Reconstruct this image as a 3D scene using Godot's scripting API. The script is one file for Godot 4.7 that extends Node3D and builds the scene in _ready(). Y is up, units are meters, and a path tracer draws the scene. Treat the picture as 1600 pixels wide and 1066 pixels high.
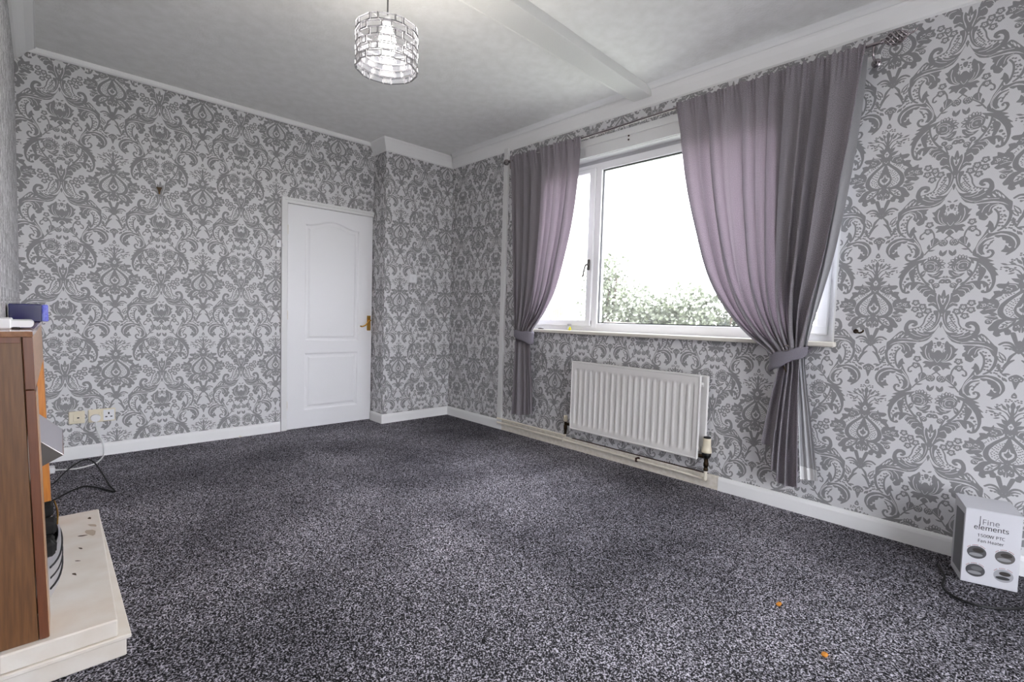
extends Node3D
# A papered front room: damask walls, charcoal carpet, tied-back curtains. World: the far right corner of the room is the origin, x runs along the far wall (room at x < 0), z runs along the window wall towards the camera, y is up.

const CEIL := 2.69
const LEFT := -3.23
const NIB := -0.771      # the far wall steps back left of this line
const FAR := -0.238
const NEAR := 6.6
const WZ0 := 1.10        # window opening
const WZ1 := 3.512
const WY0 := 0.955
const WY1 := 2.334
const RW := 0.541        # wallpaper repeat
const RH := 0.652

var M := {}
var rng := RandomNumberGenerator.new()
var used := {}


func _ready() -> void:
	rng.seed = 7
	# camera
	var cam := Camera3D.new()
	cam.name = "camera"
	cam.fov = 69.24
	cam.near = 0.03
	cam.far = 200.0
	cam.transform = Transform3D(Basis(Vector3(0.72475, 0.02984, 0.68837), Vector3(0.01564, 0.99809, -0.05974), Vector3(-0.68884, 0.05407, 0.72290)), Vector3(-3.129, 1.086, 4.252))
	add_child(cam)
	cam.current = true
	# sky and exposure
	var sky_look := ProceduralSkyMaterial.new()
	sky_look.sky_top_color = Color(0.94, 0.96, 1.0)
	sky_look.sky_horizon_color = Color(0.98, 0.98, 1.0)
	sky_look.ground_horizon_color = Color(0.9, 0.9, 0.9)
	sky_look.ground_bottom_color = Color(0.6, 0.6, 0.6)
	sky_look.sky_curve = 0.2
	var sky := Sky.new()
	sky.sky_material = sky_look
	var env := Environment.new()
	env.background_mode = Environment.BG_SKY
	env.sky = sky
	env.background_energy_multiplier = 7.0
	env.tonemap_mode = Environment.TONE_MAPPER_LINEAR
	env.tonemap_exposure = 2.35
	env.sdfgi_enabled = true
	env.ssao_enabled = true
	env.ssil_enabled = true
	var we := WorldEnvironment.new()
	we.name = "world_environment"
	we.environment = env
	add_child(we)
	make_materials()
	both_sides()
	build_room()
	build_window()
	build_door()
	build_outside()
	build_fireplace()
	build_curtains()
	build_radiator()
	build_lamp()
	build_small_things()


# ---------- naming and tagging ----------
func numbered(called: String) -> String:
	if not used.has(called):
		used[called] = 0
		return called
	used[called] += 1
	return "%s_%03d" % [called, used[called]]


func commit(st: SurfaceTool, called: String, mat: Material, parent: Node = null) -> MeshInstance3D:
	var o := MeshInstance3D.new()
	o.mesh = st.commit()
	o.mesh.surface_set_material(0, mat)
	if parent == null:
		o.name = numbered(called)
		add_child(o, true)
	else:
		o.name = called
		parent.add_child(o, true)
	return o


func thing(called: String, label: String, category: String, at := Vector3.ZERO, group := "") -> Node3D:
	var o := Node3D.new()
	o.name = numbered(called)
	add_child(o, true)
	o.position = at
	tag(o, label, category, group)
	return o


func tag(o: Node, label: String, category: String, group := "") -> void:
	o.set_meta("label", label)
	o.set_meta("category", category)
	if group:
		o.set_meta("group", group)


func structure(o: Node, label: String, category: String) -> void:
	o.set_meta("kind", "structure")
	o.set_meta("label", label)
	o.set_meta("category", category)


# ---------- shapes ----------
func start(smooth := false) -> SurfaceTool:
	var st := SurfaceTool.new()
	st.begin(Mesh.PRIMITIVE_TRIANGLES)
	st.set_smooth_group(0 if smooth else -1)
	return st


func done(st: SurfaceTool) -> SurfaceTool:
	st.generate_normals()
	return st


# one triangle whose front looks along n
func tri(st: SurfaceTool, a: Vector3, b: Vector3, c: Vector3, n: Vector3) -> void:
	if (c - a).cross(b - a).dot(n) < 0.0:
		var t := b
		b = c
		c = t
	st.add_vertex(a)
	st.add_vertex(b)
	st.add_vertex(c)


func quad(st: SurfaceTool, a: Vector3, b: Vector3, c: Vector3, d: Vector3, n: Vector3) -> void:
	tri(st, a, b, c, n)
	tri(st, a, c, d, n)


# a hexahedron from 8 corners: p[ix + 2*iy + 4*iz], edges chamfered by bev
func hexa(st: SurfaceTool, p: Array, bev := 0.0) -> void:
	var mid := Vector3.ZERO
	for q: Vector3 in p:
		mid += q / 8.0
	var f := {}
	for i in 8:
		for axis in 3:
			var v: Vector3 = p[i]
			for other in 3:
				if other != axis:
					var w: Vector3 = p[i ^ (1 << other)]
					v += (w - p[i]).normalized() * bev
			f[i * 3 + axis] = v
	for axis in 3:
		var u := (axis + 1) % 3
		var w := (axis + 2) % 3
		for side in 2:
			var k := side << axis
			var a: Vector3 = f[k * 3 + axis]
			var b: Vector3 = f[(k | 1 << u) * 3 + axis]
			var c: Vector3 = f[(k | 1 << u | 1 << w) * 3 + axis]
			var d: Vector3 = f[(k | 1 << w) * 3 + axis]
			quad(st, a, b, c, d, (a + c) / 2.0 - mid)
	if bev <= 0.0:
		return
	for axis in 3:   # edges along axis
		var u := (axis + 1) % 3
		var w := (axis + 2) % 3
		for su in 2:
			for sw in 2:
				var k := su << u | sw << w
				var a: Vector3 = f[k * 3 + u]
				var b: Vector3 = f[(k | 1 << axis) * 3 + u]
				var c: Vector3 = f[(k | 1 << axis) * 3 + w]
				var d: Vector3 = f[k * 3 + w]
				quad(st, a, b, c, d, (a + c) / 2.0 - mid)
	for i in 8:
		tri(st, f[i * 3], f[i * 3 + 1], f[i * 3 + 2], f[i * 3] - mid)


func box(st: SurfaceTool, a: Vector3, b: Vector3, bev := 0.0) -> void:
	var p := []
	for i in 8:
		p.append(Vector3(b.x if i & 1 else a.x, b.y if i & 2 else a.y, b.z if i & 4 else a.z))
	hexa(st, p, bev)


func box_at(st: SurfaceTool, c: Vector3, size: Vector3, bev := 0.0, turn := Basis()) -> void:
	var p := []
	for i in 8:
		p.append(c + turn * (Vector3(0.5 if i & 1 else -0.5, 0.5 if i & 2 else -0.5, 0.5 if i & 4 else -0.5) * size))
	hexa(st, p, bev)


func boxed(called: String, a: Vector3, b: Vector3, bev: float, mat: Material, parent: Node = null) -> MeshInstance3D:
	var st := start()
	box(st, a, b, bev)
	return commit(done(st), called, mat, parent)


# a closed or open grid of points rows x cols, smooth
func grid(st: SurfaceTool, rows: Array, closed := false, flip := false) -> void:
	var n: int = rows[0].size()
	for i in rows.size() - 1:
		for j in (n if closed else n - 1):
			var k := (j + 1) % n
			var a: Vector3 = rows[i][j]
			var b: Vector3 = rows[i][k]
			var c: Vector3 = rows[i + 1][k]
			var d: Vector3 = rows[i + 1][j]
			if flip:
				for v: Vector3 in [a, c, b, a, d, c]:
					st.add_vertex(v)
			else:
				for v: Vector3 in [a, b, c, a, c, d]:
					st.add_vertex(v)


# a tube swept along points, radius per point by ends r0..r1
func tube(st: SurfaceTool, pts: Array, r0: float, r1 := -1.0, seg := 10, caps := true) -> void:
	if r1 < 0.0:
		r1 = r0
	var rows := []
	var side := Vector3.ZERO
	for i in pts.size():
		var p: Vector3 = pts[i]
		var before: Vector3 = pts[maxi(i - 1, 0)]
		var after: Vector3 = pts[mini(i + 1, pts.size() - 1)]
		var t := (after - before).normalized()
		if side == Vector3.ZERO:
			side = t.cross(Vector3.UP if absf(t.y) < 0.9 else Vector3.RIGHT).normalized()
		side = (side - t * side.dot(t)).normalized()
		var up := t.cross(side)
		var r := lerpf(r0, r1, float(i) / (pts.size() - 1))
		var ring := []
		for j in seg:
			var a := TAU * j / seg
			ring.append(p + (side * cos(a) + up * sin(a)) * r)
		rows.append(ring)
	grid(st, rows, true)
	if caps:
		for e in [0, pts.size() - 1]:
			var n: Vector3 = pts[e] - pts[1 if e == 0 else e - 1]
			for j in range(1, seg - 1):
				tri(st, rows[e][0], rows[e][j], rows[e][j + 1], n)


# a profile of (radius, height) turned round the y axis, then placed
func lathe(st: SurfaceTool, prof: Array, where := Transform3D(), seg := 20) -> void:
	var rows := []
	for q: Vector2 in prof:
		var ring := []
		for j in seg:
			var a := TAU * j / seg
			ring.append(where * Vector3(cos(a) * q.x, q.y, sin(a) * q.x))
		rows.append(ring)
	grid(st, rows, true, where.basis.determinant() > 0.0)


func curve(pts: Array, steps := 8) -> Array:
	var out := []
	for i in pts.size() - 1:
		var a = pts[maxi(i - 1, 0)]
		var b = pts[i]
		var c = pts[i + 1]
		var d = pts[mini(i + 2, pts.size() - 1)]
		for k in steps:
			out.append(b.cubic_interpolate(c, a, d, float(k) / steps))
	out.append(pts[-1])
	return out


# where a spline of Vector2(y, value) points stands at height y
func at_height(pts: Array, y: float) -> float:
	for i in pts.size() - 1:
		var b: Vector2 = pts[i]
		var c: Vector2 = pts[i + 1]
		if (y <= b.x and y >= c.x) or i == pts.size() - 2:
			var a: Vector2 = pts[maxi(i - 1, 0)]
			var d: Vector2 = pts[mini(i + 2, pts.size() - 1)]
			var t := clampf((y - b.x) / (c.x - b.x), 0.0, 1.0)
			var m0 := (c.y - a.y) / (c.x - a.x) * (c.x - b.x)
			var m1 := (d.y - b.y) / (d.x - b.x) * (c.x - b.x)
			return (2 * t * t * t - 3 * t * t + 1) * b.y + (t * t * t - 2 * t * t + t) * m0 + (3 * t * t - 2 * t * t * t) * c.y + (t * t * t - t * t) * m1
	return pts[0].y


# ---------- materials ----------
func paint(albedo: Color, rough := 0.5, metal := 0.0) -> StandardMaterial3D:
	var m := StandardMaterial3D.new()
	m.albedo_color = albedo
	m.roughness = rough
	m.metallic = metal
	return m


func noise_texture(freq: float, size: int, octaves := 4, lo := Color.BLACK, hi := Color.WHITE, normal := false, kind := FastNoiseLite.TYPE_SIMPLEX_SMOOTH) -> NoiseTexture2D:
	var n := FastNoiseLite.new()
	n.noise_type = kind
	n.frequency = freq
	n.fractal_octaves = octaves
	n.seed = int(freq * 1000) + size
	var t := NoiseTexture2D.new()
	t.width = size
	t.height = size
	t.seamless = true
	t.noise = n
	t.as_normal_map = normal
	if not normal:
		var g := Gradient.new()
		g.set_color(0, lo)
		g.set_color(1, hi)
		t.color_ramp = g
	return t


func triplanar(m: StandardMaterial3D, scale: Vector3) -> StandardMaterial3D:
	m.uv1_triplanar = true
	m.uv1_world_triplanar = true
	m.uv1_scale = scale
	m.uv1_triplanar_sharpness = 8.0
	return m


func wood(lo: Color, hi: Color, scale: Vector3, rough: float) -> StandardMaterial3D:
	var m := paint(Color.WHITE, rough)
	m.albedo_texture = noise_texture(0.02, 512, 5, lo, hi)
	return triplanar(m, scale)


func make_materials() -> void:
	M.paper = paint(Color.WHITE, 0.55)
	M.paper.albedo_texture = damask_texture()
	M.white = paint(Color(0.90, 0.90, 0.90), 0.35)
	M.door = paint(Color(0.93, 0.93, 0.94), 0.4)
	M.door.heightmap_enabled = true
	M.door.heightmap_texture = noise_texture(0.25, 256, 2)
	M.door.heightmap_scale = 0.03
	triplanar(M.door, Vector3(4, 0.7, 4))
	M.cream = paint(Color(0.87, 0.85, 0.81), 0.4)
	M.old_white = paint(Color.WHITE, 0.45)
	M.old_white.albedo_texture = noise_texture(0.03, 256, 4, Color(0.83, 0.80, 0.74), Color(0.92, 0.90, 0.87))
	triplanar(M.old_white, Vector3(3, 3, 3))
	M.ceiling = paint(Color.WHITE, 0.9)
	M.ceiling.albedo_texture = noise_texture(0.012, 512, 5, Color(0.925, 0.925, 0.915), Color(0.965, 0.965, 0.96))
	M.ceiling.heightmap_enabled = true
	M.ceiling.heightmap_texture = noise_texture(0.06, 512, 3)
	M.ceiling.heightmap_scale = 0.12
	triplanar(M.ceiling, Vector3(1.6, 1.6, 1.6))
	M.beam = paint(Color(0.955, 0.955, 0.945), 0.9)
	M.beam.heightmap_enabled = true
	M.beam.heightmap_texture = noise_texture(0.16, 512, 2)
	M.beam.heightmap_scale = 0.5
	triplanar(M.beam, Vector3(3, 3, 3))
	M.cornice = paint(Color(0.94, 0.94, 0.94), 0.7)
	M.carpet = paint(Color.WHITE, 0.95)
	M.carpet.albedo_texture = carpet_texture()
	M.carpet.metallic_specular = 0.2
	M.carpet.heightmap_enabled = true
	M.carpet.heightmap_texture = M.carpet.albedo_texture
	M.carpet.heightmap_scale = 0.6
	M.carpet.detail_enabled = true
	M.carpet.detail_blend_mode = BaseMaterial3D.BLEND_MODE_MUL
	M.carpet.detail_uv_layer = BaseMaterial3D.DETAIL_UV_2
	M.carpet.detail_albedo = noise_texture(0.006, 512, 5, Color(0.62, 0.62, 0.63), Color(1, 1, 1))
	M.wood_dark = wood(Color(0.35, 0.225, 0.12), Color(0.47, 0.32, 0.18), Vector3(9, 0.5, 9), 0.4)
	M.wood_edge = wood(Color(0.38, 0.215, 0.13), Color(0.45, 0.265, 0.165), Vector3(9, 0.5, 9), 0.35)
	M.wood_tan = wood(Color(0.66, 0.50, 0.36), Color(0.76, 0.60, 0.46), Vector3(6, 4, 0.6), 0.3)
	M.wood_orange = wood(Color(0.70, 0.42, 0.14), Color(0.80, 0.52, 0.20), Vector3(9, 0.6, 9), 0.4)
	M.mantel = wood(Color(0.50, 0.34, 0.24), Color(0.58, 0.42, 0.30), Vector3(6, 6, 0.6), 0.06)
	M.slab = paint(Color.WHITE, 0.3)
	M.slab.albedo_texture = noise_texture(0.008, 512, 5, Color(0.84, 0.80, 0.75), Color(0.89, 0.87, 0.84))
	triplanar(M.slab, Vector3(1.5, 1.5, 1.5))
	M.soot = paint(Color(0.30, 0.24, 0.17), 0.8)
	M.radiator = paint(Color(0.88, 0.87, 0.86), 0.3)
	M.brass = paint(Color(0.80, 0.62, 0.30), 0.25, 1.0)
	M.bronze = paint(Color(0.22, 0.17, 0.12), 0.4, 0.8)
	M.chrome = paint(Color(0.66, 0.63, 0.64), 0.2, 1.0)
	M.steel = paint(Color(0.72, 0.71, 0.74), 0.45, 0.5)
	M.dark_and_shaded_steel = paint(Color(0.30, 0.28, 0.27), 0.5, 0.1)  # dark metal, also the shade painted on the hood's sides
	M.black = paint(Color(0.03, 0.03, 0.035), 0.5)
	M.flex_white = paint(Color(0.88, 0.88, 0.88), 0.4)
	M.plastic = paint(Color(0.92, 0.92, 0.93), 0.25)
	M.plastic_old = paint(Color(0.89, 0.85, 0.76), 0.35)
	M.card = paint(Color(0.80, 0.80, 0.82), 0.5)
	M.ink = paint(Color(0.12, 0.12, 0.13), 0.6)
	M.ink_pale = paint(Color(0.45, 0.45, 0.47), 0.6)
	M.blue = paint(Color(0.05, 0.05, 0.30), 0.15)
	M.blue_clear = paint(Color(0.35, 0.42, 1.0, 0.45), 0.1)
	M.blue_clear.transparency = BaseMaterial3D.TRANSPARENCY_ALPHA
	M.coal = paint(Color(0.06, 0.055, 0.05), 0.8)
	M.ember = paint(Color(0.75, 0.55, 0.25), 0.6)
	M.upvc = paint(Color(0.97, 0.97, 0.98), 0.2)
	M.gasket = paint(Color(0.12, 0.12, 0.13), 0.6)
	M.pane = paint(Color(1, 1, 1, 0.06), 0.0)
	M.pane.transparency = BaseMaterial3D.TRANSPARENCY_ALPHA
	M.acrylic = paint(Color(0.8, 0.82, 0.9, 0.006), 0.02)
	M.acrylic.transparency = BaseMaterial3D.TRANSPARENCY_ALPHA
	M.frost = paint(Color(0.45, 0.45, 0.47), 0.1)
	M.frost.backlight_enabled = true
	M.frost.backlight = Color(0.12, 0.12, 0.12)
	M.bulb = paint(Color(1, 1, 1), 0.4)
	M.bulb.emission_enabled = true
	M.bulb.emission = Color(1.0, 0.98, 0.95)
	M.bulb.emission_energy_multiplier = 2.5
	M.curtain = cloth(Color(0.36, 0.345, 0.365), Color(0.76, 0.735, 0.76), Color(0.66, 0.61, 0.64))
	M.lining = cloth(Color(0.66, 0.66, 0.67), Color(0.76, 0.76, 0.77), Color(0.12, 0.12, 0.12))
	M.tie = cloth(Color(0.40, 0.385, 0.42), Color(0.58, 0.56, 0.60), Color(0.1, 0.1, 0.12))
	M.leaf = paint(Color(0.42, 0.44, 0.38), 0.5)
	M.leaf.backlight_enabled = true
	M.leaf.backlight = Color(0.25, 0.3, 0.18)
	M.leaf.vertex_color_use_as_albedo = true
	M.bark = paint(Color(0.35, 0.30, 0.26), 0.9)
	M.fence = wood(Color(0.42, 0.33, 0.28), Color(0.55, 0.45, 0.39), Vector3(8, 0.6, 8), 0.8)
	M.grass = paint(Color(0.52, 0.53, 0.48), 0.95)
	M.brick = paint(Color(0.66, 0.60, 0.57), 0.9)
	M.yellow = paint(Color(0.92, 0.88, 0.10), 0.4)
	M.crumb = paint(Color(0.80, 0.52, 0.16), 0.7)
	M.pipe = paint(Color(0.92, 0.89, 0.83), 0.35)
	M.soot_pale = paint(Color(0.70, 0.64, 0.57), 0.5)
	M.steel_pale = paint(Color(0.80, 0.80, 0.82), 0.3, 0.6)
	M.grey_flex = paint(Color(0.35, 0.35, 0.36), 0.5)
	M.caption = paint(Color(0.62, 0.40, 0.40), 0.6)
	M.jar = paint(Color(0.9, 0.95, 0.95, 0.2), 0.05)
	M.jar.transparency = BaseMaterial3D.TRANSPARENCY_ALPHA
	M.rust_and_shadow = paint(Color(0.22, 0.13, 0.08), 0.8)  # rusty brown, also the painted shadow gap on the old skirting


func both_sides() -> void:
	for m: StandardMaterial3D in M.values():
		m.cull_mode = BaseMaterial3D.CULL_DISABLED


func cloth(lo: Color, hi: Color, through: Color) -> StandardMaterial3D:
	var m := paint(Color.WHITE, 0.85)
	m.albedo_texture = noise_texture(0.11, 512, 3, lo, hi)
	triplanar(m, Vector3(5, 3.2, 5))
	m.backlight_enabled = true
	m.backlight = through
	m.rim_enabled = true
	m.rim = 0.15
	return m


func carpet_texture() -> ImageTexture:
	var n := 1024
	var bytes := PackedByteArray()
	bytes.resize(n * n * 3)
	var grain := PackedFloat32Array()
	grain.resize(n * n)
	for i in n * n:
		grain[i] = rng.randf()
	for y in n:
		for x in n:
			# short curled fibres: neighbours share their value in pairs, now across, now down
			var a := grain[y * n + x]
			var b := grain[y * n + (x + 1) % n] if (x ^ y) & 2 else grain[((y + 1) % n) * n + x]
			var c := grain[(y | 1) * n + (x | 1)]
			var v := a * 0.2 + b * 0.2 + c * 0.6
			v = clampf((v - 0.5) * 2.0 + 0.48, 0.0, 1.0)
			var s := minf(42.0 + 178.0 * v * v + 46.0 * v, 246.0)
			var k := (y * n + x) * 3
			bytes[k] = int(s)
			bytes[k + 1] = int(s * 0.98)
			bytes[k + 2] = int(minf(s * 1.03, 255.0))
	return ImageTexture.create_from_image(Image.create_from_data(n, n, false, Image.FORMAT_RGB8, bytes))


# ---------- the wallpaper print: one repeat, drawn as half a motif and mirrored ----------
const TW := 541
const TH := 1302
var ink := PackedByteArray()


func put_span(x0: int, x1: int, y: int, v: int) -> void:
	var row := posmod(y, TH) * TW
	var spread := 2 if v else 0
	for x in range(maxi(x0 - spread, 0), mini(x1 + spread, TW - 1) + 1):
		ink[row + x] = v


func fill_points(p: PackedVector2Array, v: int) -> void:
	var lo := 1e9
	var hi := -1e9
	for q in p:
		lo = minf(lo, q.y)
		hi = maxf(hi, q.y)
	for y in range(floori(lo), ceili(hi) + 1):
		var xs := []
		for i in p.size():
			var a := p[i]
			var b := p[(i + 1) % p.size()]
			if (a.y <= y) != (b.y <= y):
				xs.append(a.x + (y - a.y) / (b.y - a.y) * (b.x - a.x))
		xs.sort()
		for i in range(0, xs.size() - 1, 2):
			put_span(ceili(xs[i]), floori(xs[i + 1]), y, v)


func disc(c: Vector2, r: float, v: int) -> void:
	for y in range(ceili(c.y - r), floori(c.y + r) + 1):
		var w := sqrt(maxf(r * r - (y - c.y) * (y - c.y), 0.0))
		put_span(ceili(c.x - w), floori(c.x + w), y, v)


func as_points(a: Array) -> Array:
	var out := []
	for i in range(0, a.size(), 2):
		out.append(Vector2(a[i], a[i + 1]))
	return out


# a rounded outline through the points, filled
func fill(a: Array, v := 1) -> void:
	var p := as_points(a)
	var out := PackedVector2Array()
	var n := p.size()
	for i in n:
		var p0: Vector2 = p[(i + n - 1) % n]
		var p1: Vector2 = p[i]
		var p2: Vector2 = p[(i + 1) % n]
		var p3: Vector2 = p[(i + 2) % n]
		for k in 4:
			var round_one := p1.cubic_interpolate(p2, p0, p3, k / 4.0)
			out.append(round_one.lerp(p1.lerp(p2, k / 4.0), 0.35))
	fill_points(out, v)


# a pointed leaf from a[0..1] to a[2..3]
func leaf(a: Array, w: float, v := 1) -> void:
	var p := Vector2(a[0], a[1])
	var q := Vector2(a[2], a[3])
	var side := (q - p).orthogonal().normalized() * (w * 0.5 + (1.5 if v else 0.5))
	var out := PackedVector2Array()
	for k in 9:
		out.append(p.lerp(q, k / 8.0) + side * sin(PI * pow(k / 8.0, 0.85)))
	for k in range(7, 0, -1):
		out.append(p.lerp(q, k / 8.0) - side * sin(PI * pow(k / 8.0, 0.85)))
	fill_points(out, v)


# a brush stroke, widths at start, middle, end
func stroke(a: Array, w: Array, v := 1) -> void:
	var pts := curve(as_points(a), 12)
	for i in pts.size() - 1:
		var t := float(i) / (pts.size() - 1)
		var r: float = (lerpf(w[0], w[1], t * 2.0) if t < 0.5 else lerpf(w[1], w[2], t * 2.0 - 1.0)) * 0.5
		var step := maxi(1, ceili(pts[i].distance_to(pts[i + 1]) / maxf(r * 0.6, 1.0)))
		for k in step:
			disc(pts[i].lerp(pts[i + 1], float(k) / step), maxf(r + (1.0 if v else 0.6), 1.8), v)


func dots(a: Array, r: float, v := 1) -> void:
	for p: Vector2 in as_points(a):
		disc(p, r, v)


func flowers(a: Array, r: float) -> void:
	for p: Vector2 in as_points(a):
		for k in 5:
			disc(p + Vector2.from_angle(TAU * k / 5.0 + 0.3) * r * 0.62, r * 0.42, 1)
		disc(p, r * 0.6, 1)
		disc(p, r * 0.36, 0)
		for k in 5:
			disc(p + Vector2.from_angle(TAU * k / 5.0 + 0.3) * r * 0.36, r * 0.13, 0)
		disc(p, r * 0.13, 1)


func damask_texture() -> ImageTexture:
	ink.resize(TW * TH)
	draw_damask()
	var bytes := PackedByteArray()
	var w := TW * 2
	bytes.resize(w * TH * 3)
	for y in TH:
		for x in TW:
			var v := ink[y * TW + x]
			for s in 2:
				var xx := TW + x if s else TW - 1 - x
				# woven ground: threads differ a little in tone
				var weave := ((xx * 7919 + y * 104729) % 97) / 97.0 * 10.0 + (5.0 if (xx / 2 + y / 2) % 2 else 0.0)
				var k := (y * w + xx) * 3
				var c := (133.0 if v else 208.0) + weave
				bytes[k] = int(c)
				bytes[k + 1] = int(c - 1.0)
				bytes[k + 2] = int(c + 1.0)
	return ImageTexture.create_from_image(Image.create_from_data(w, TH, false, Image.FORMAT_RGB8, bytes))


func draw_damask() -> void:
	fill([-2,-12,14,10,16,32,2,38])
	dots([2,20], 5, 0)
	dots([24,54,48,58,11,64,31,72,49,74,73,104,85,115,101,109,99,125], 6)
	leaf([2,143,-1,70], 25)
	stroke([8,402,3,223,2,127], [20,15,8])
	leaf([22,129,43,92], 15)
	leaf([36,153,73,104], 16)
	leaf([68,161,119,127], 14)
	leaf([125,157,172,137], 12)
	stroke([9,225,36,179,76,157,127,153], [7,5,4])
	stroke([5,197,22,163,31,127], [6,5,4])
	leaf([112,183,155,171], 15)
	dots([165,175,167,191], 5)
	stroke([25,253,58,207,112,185], [6,5,4])
	dots([76,183,90,205,110,195,130,207,104,213], 7)
	leaf([76,225,118,239], 10)
	leaf([12,289,63,237], 28)
	leaf([16,315,93,277], 30)
	fill([-11,213,13,219,32,281,44,325,37,356,19,392,-4,394])
	fill([0,267,20,299,3,325], 0)
	dots([4,295], 5)
	fill([-3,348,25,358,31,382,19,402,0,400])
	dots([13,372,3,382], 4, 0)
	fill([5,392,27,386,57,414,99,452,142,504,160,557,153,605,122,639,72,647,23,641,1,629])
	fill([10,406,46,436,90,482,120,532,123,575,100,611,62,627,29,625,7,627,46,569,47,524,24,472], 0)
	dots([28,452,42,460,40,478,54,478,51,496,66,492,63,514,75,510,86,500,91,524,77,534,101,543,87,553,67,540,73,563,66,581,85,575,103,571,99,589,80,597,62,603,50,613,70,613,109,557,102,516,61,557,56,593,40,621,78,482,60,464], 4)
	fill([2,404,30,474,55,538,52,581,32,613,1,625])
	fill([3,496,17,526,39,536,40,561,26,583,2,597], 0)
	fill([1,520,10,540,23,543,20,563,0,579])
	fill([37,356,52,325,104,317,111,301,121,321,169,321,185,336,166,360,136,368,148,386,137,410,107,414,71,396,47,380])
	flowers([104,370], 22)
	dots([104,370], 23, 0)
	dots([90,358,102,350,118,364,120,380,105,390,92,378], 6)
	dots([104,370], 10)
	stroke([49,360,64,334,104,330], [4,4,3], 0)
	fill([138,404,162,384,198,390,190,418,208,446,197,464,165,440,145,430])
	dots([67,408,83,416,99,426,115,436,131,452,147,462,119,424,137,442,155,474,89,412,105,422], 4)
	fill([154,502,171,466,206,452,222,462,262,444,262,476,292,480,288,506,303,528,295,551,275,549,251,553,276,577,252,599,212,587,182,573,164,545])
	dots([209,516], 23, 0)
	dots([197,504,207,494,223,510,225,528,210,536,196,524], 6)
	dots([211,516], 10)
	dots([251,514], 13, 0)
	dots([251,514], 6)
	dots([267,504,273,528,261,532], 4, 0)
	stroke([170,545,200,545,240,557], [4,4,3], 0)
	leaf([153,627,244,621], 33)
	stroke([169,621,203,617,233,621], [4,3,2], 0)
	leaf([159,601,222,585], 25)
	dots([213,665], 23)
	stroke([196,665,209,649,227,659], [4,4,4], 0)
	dots([217,669], 5, 0)
	stroke([154,637,175,643,193,655], [5,4,4])
	fill([37,645,82,637,144,641,174,663,192,693,212,727,199,749,171,747,175,778,150,800,126,786,134,766,106,751,94,780,68,776,62,743,81,721,53,691])
	fill([55,657,98,653,134,685,145,717,133,729,95,711,73,687], 0)
	stroke([61,661,99,685,137,719], [4,4,3])
	leaf([83,677,106,663], 7)
	leaf([101,689,128,683], 7)
	leaf([89,691,101,707], 6)
	leaf([111,699,123,721], 6)
	fill([1,637,29,657,49,691,52,729,36,747,18,737,5,755])
	dots([20,693,34,705,14,705], 5, 0)
	fill([3,888,12,838,34,759,60,755,60,776,30,860,13,896,1,914])
	stroke([7,928,46,862,91,848,129,870], [6,17,10])
	stroke([15,930,56,880,101,878], [5,12,5])
	dots([56,904,82,902], 8)
	stroke([0,836,-1,888,-1,940], [15,13,15])
	stroke([21,924,46,908,88,894], [5,3,2])
	stroke([9,928,47,974,66,1031], [7,17,7])
	leaf([74,1013,126,934], 27)
	leaf([81,1001,122,944], 12, 0)
	leaf([90,1033,134,972], 25)
	leaf([96,1023,129,979], 10, 0)
	stroke([26,1001,68,1041,99,1121], [7,22,10])
	dots([100,1091], 19)
	dots([116,1061], 11)
	dots([95,1091,104,1083], 5, 0)
	stroke([103,1111,116,1075,122,1043], [6,15,7])
	stroke([-30,981,-8,952,-1,928], [11,5,4])
	fill([-6,1133,30,1143,48,1165,37,1191,23,1194,13,1220,-2,1262])
	dots([-1,1179], 13, 0)
	dots([-1,1179], 8)
	dots([20,1161,32,1175], 5, 0)
	leaf([38,1133,83,1127], 13)
	leaf([58,1153,99,1123], 13)
	leaf([56,1200,74,1165], 11)
	leaf([74,1194,88,1159], 11)
	leaf([96,1169,119,1139], 10)
	dots([127,1133,141,1127,162,1129,120,1107,134,1105,124,1081,132,1063], 7)
	fill([140,1370,92,1332,64,1280,67,1236,90,1193,131,1163,192,1153,258,1171,278,1191,280,1208,240,1187,193,1171,147,1183,108,1214,83,1262,94,1308,140,1354])
	fill([91,1282,101,1244,130,1206,173,1187,220,1185,229,1194,205,1210,183,1202,172,1232,154,1240,150,1262,131,1268,133,1288,111,1298,127,1308,151,1280,159,1310,177,1334,138,1346,112,1336,96,1316])
	stroke([92,1308,87,1264,108,1216,153,1189,207,1179], [5,5,4], 0)
	fill([275,1115,303,1179,330,1230,348,1288,363,1320,361,1356,336,1374,298,1394,263,1394,235,1380,219,1346,230,1318,254,1310,270,1324,266,1342,252,1338,258,1328,246,1324,235,1346,247,1370,273,1378,306,1366,333,1336,337,1294,324,1248,300,1210,268,1183,238,1167,272,1159])
	stroke([237,1210,286,1228,315,1274,321,1318,302,1354], [7,18,8])
	stroke([279,1262,301,1284,305,1322,288,1352], [5,15,7])
	dots([247,1246,265,1272,273,1298], 8)
	stroke([233,1230,247,1246,273,1298], [5,5,4])
	fill([238,1143,247,1085,272,1051,280,1081,295,1101,277,1109,273,1125,256,1147])
	stroke([278,1165,320,1230,341,1294,333,1342], [5,5,4], 0)
	fill([356,76,307,88,259,94,220,115,250,123,212,145,226,155,187,195,205,199,180,243,196,249,194,295,203,346,223,390,255,406,279,400,281,384,267,376,259,388,239,382,219,344,214,301,222,265,235,225,258,187,282,155,315,127,341,104])
	fill([304,157,274,177,263,203,277,253,293,287,313,285,305,239,314,193])
	dots([314,177,320,217,332,233,313,239,335,263,351,275,340,247,324,205], 7)
	leaf([302,165,315,135], 13)
	dots([257,259], 13)
	dots([238,289], 9)
	dots([226,313], 6)
	dots([233,328], 5)
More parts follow.
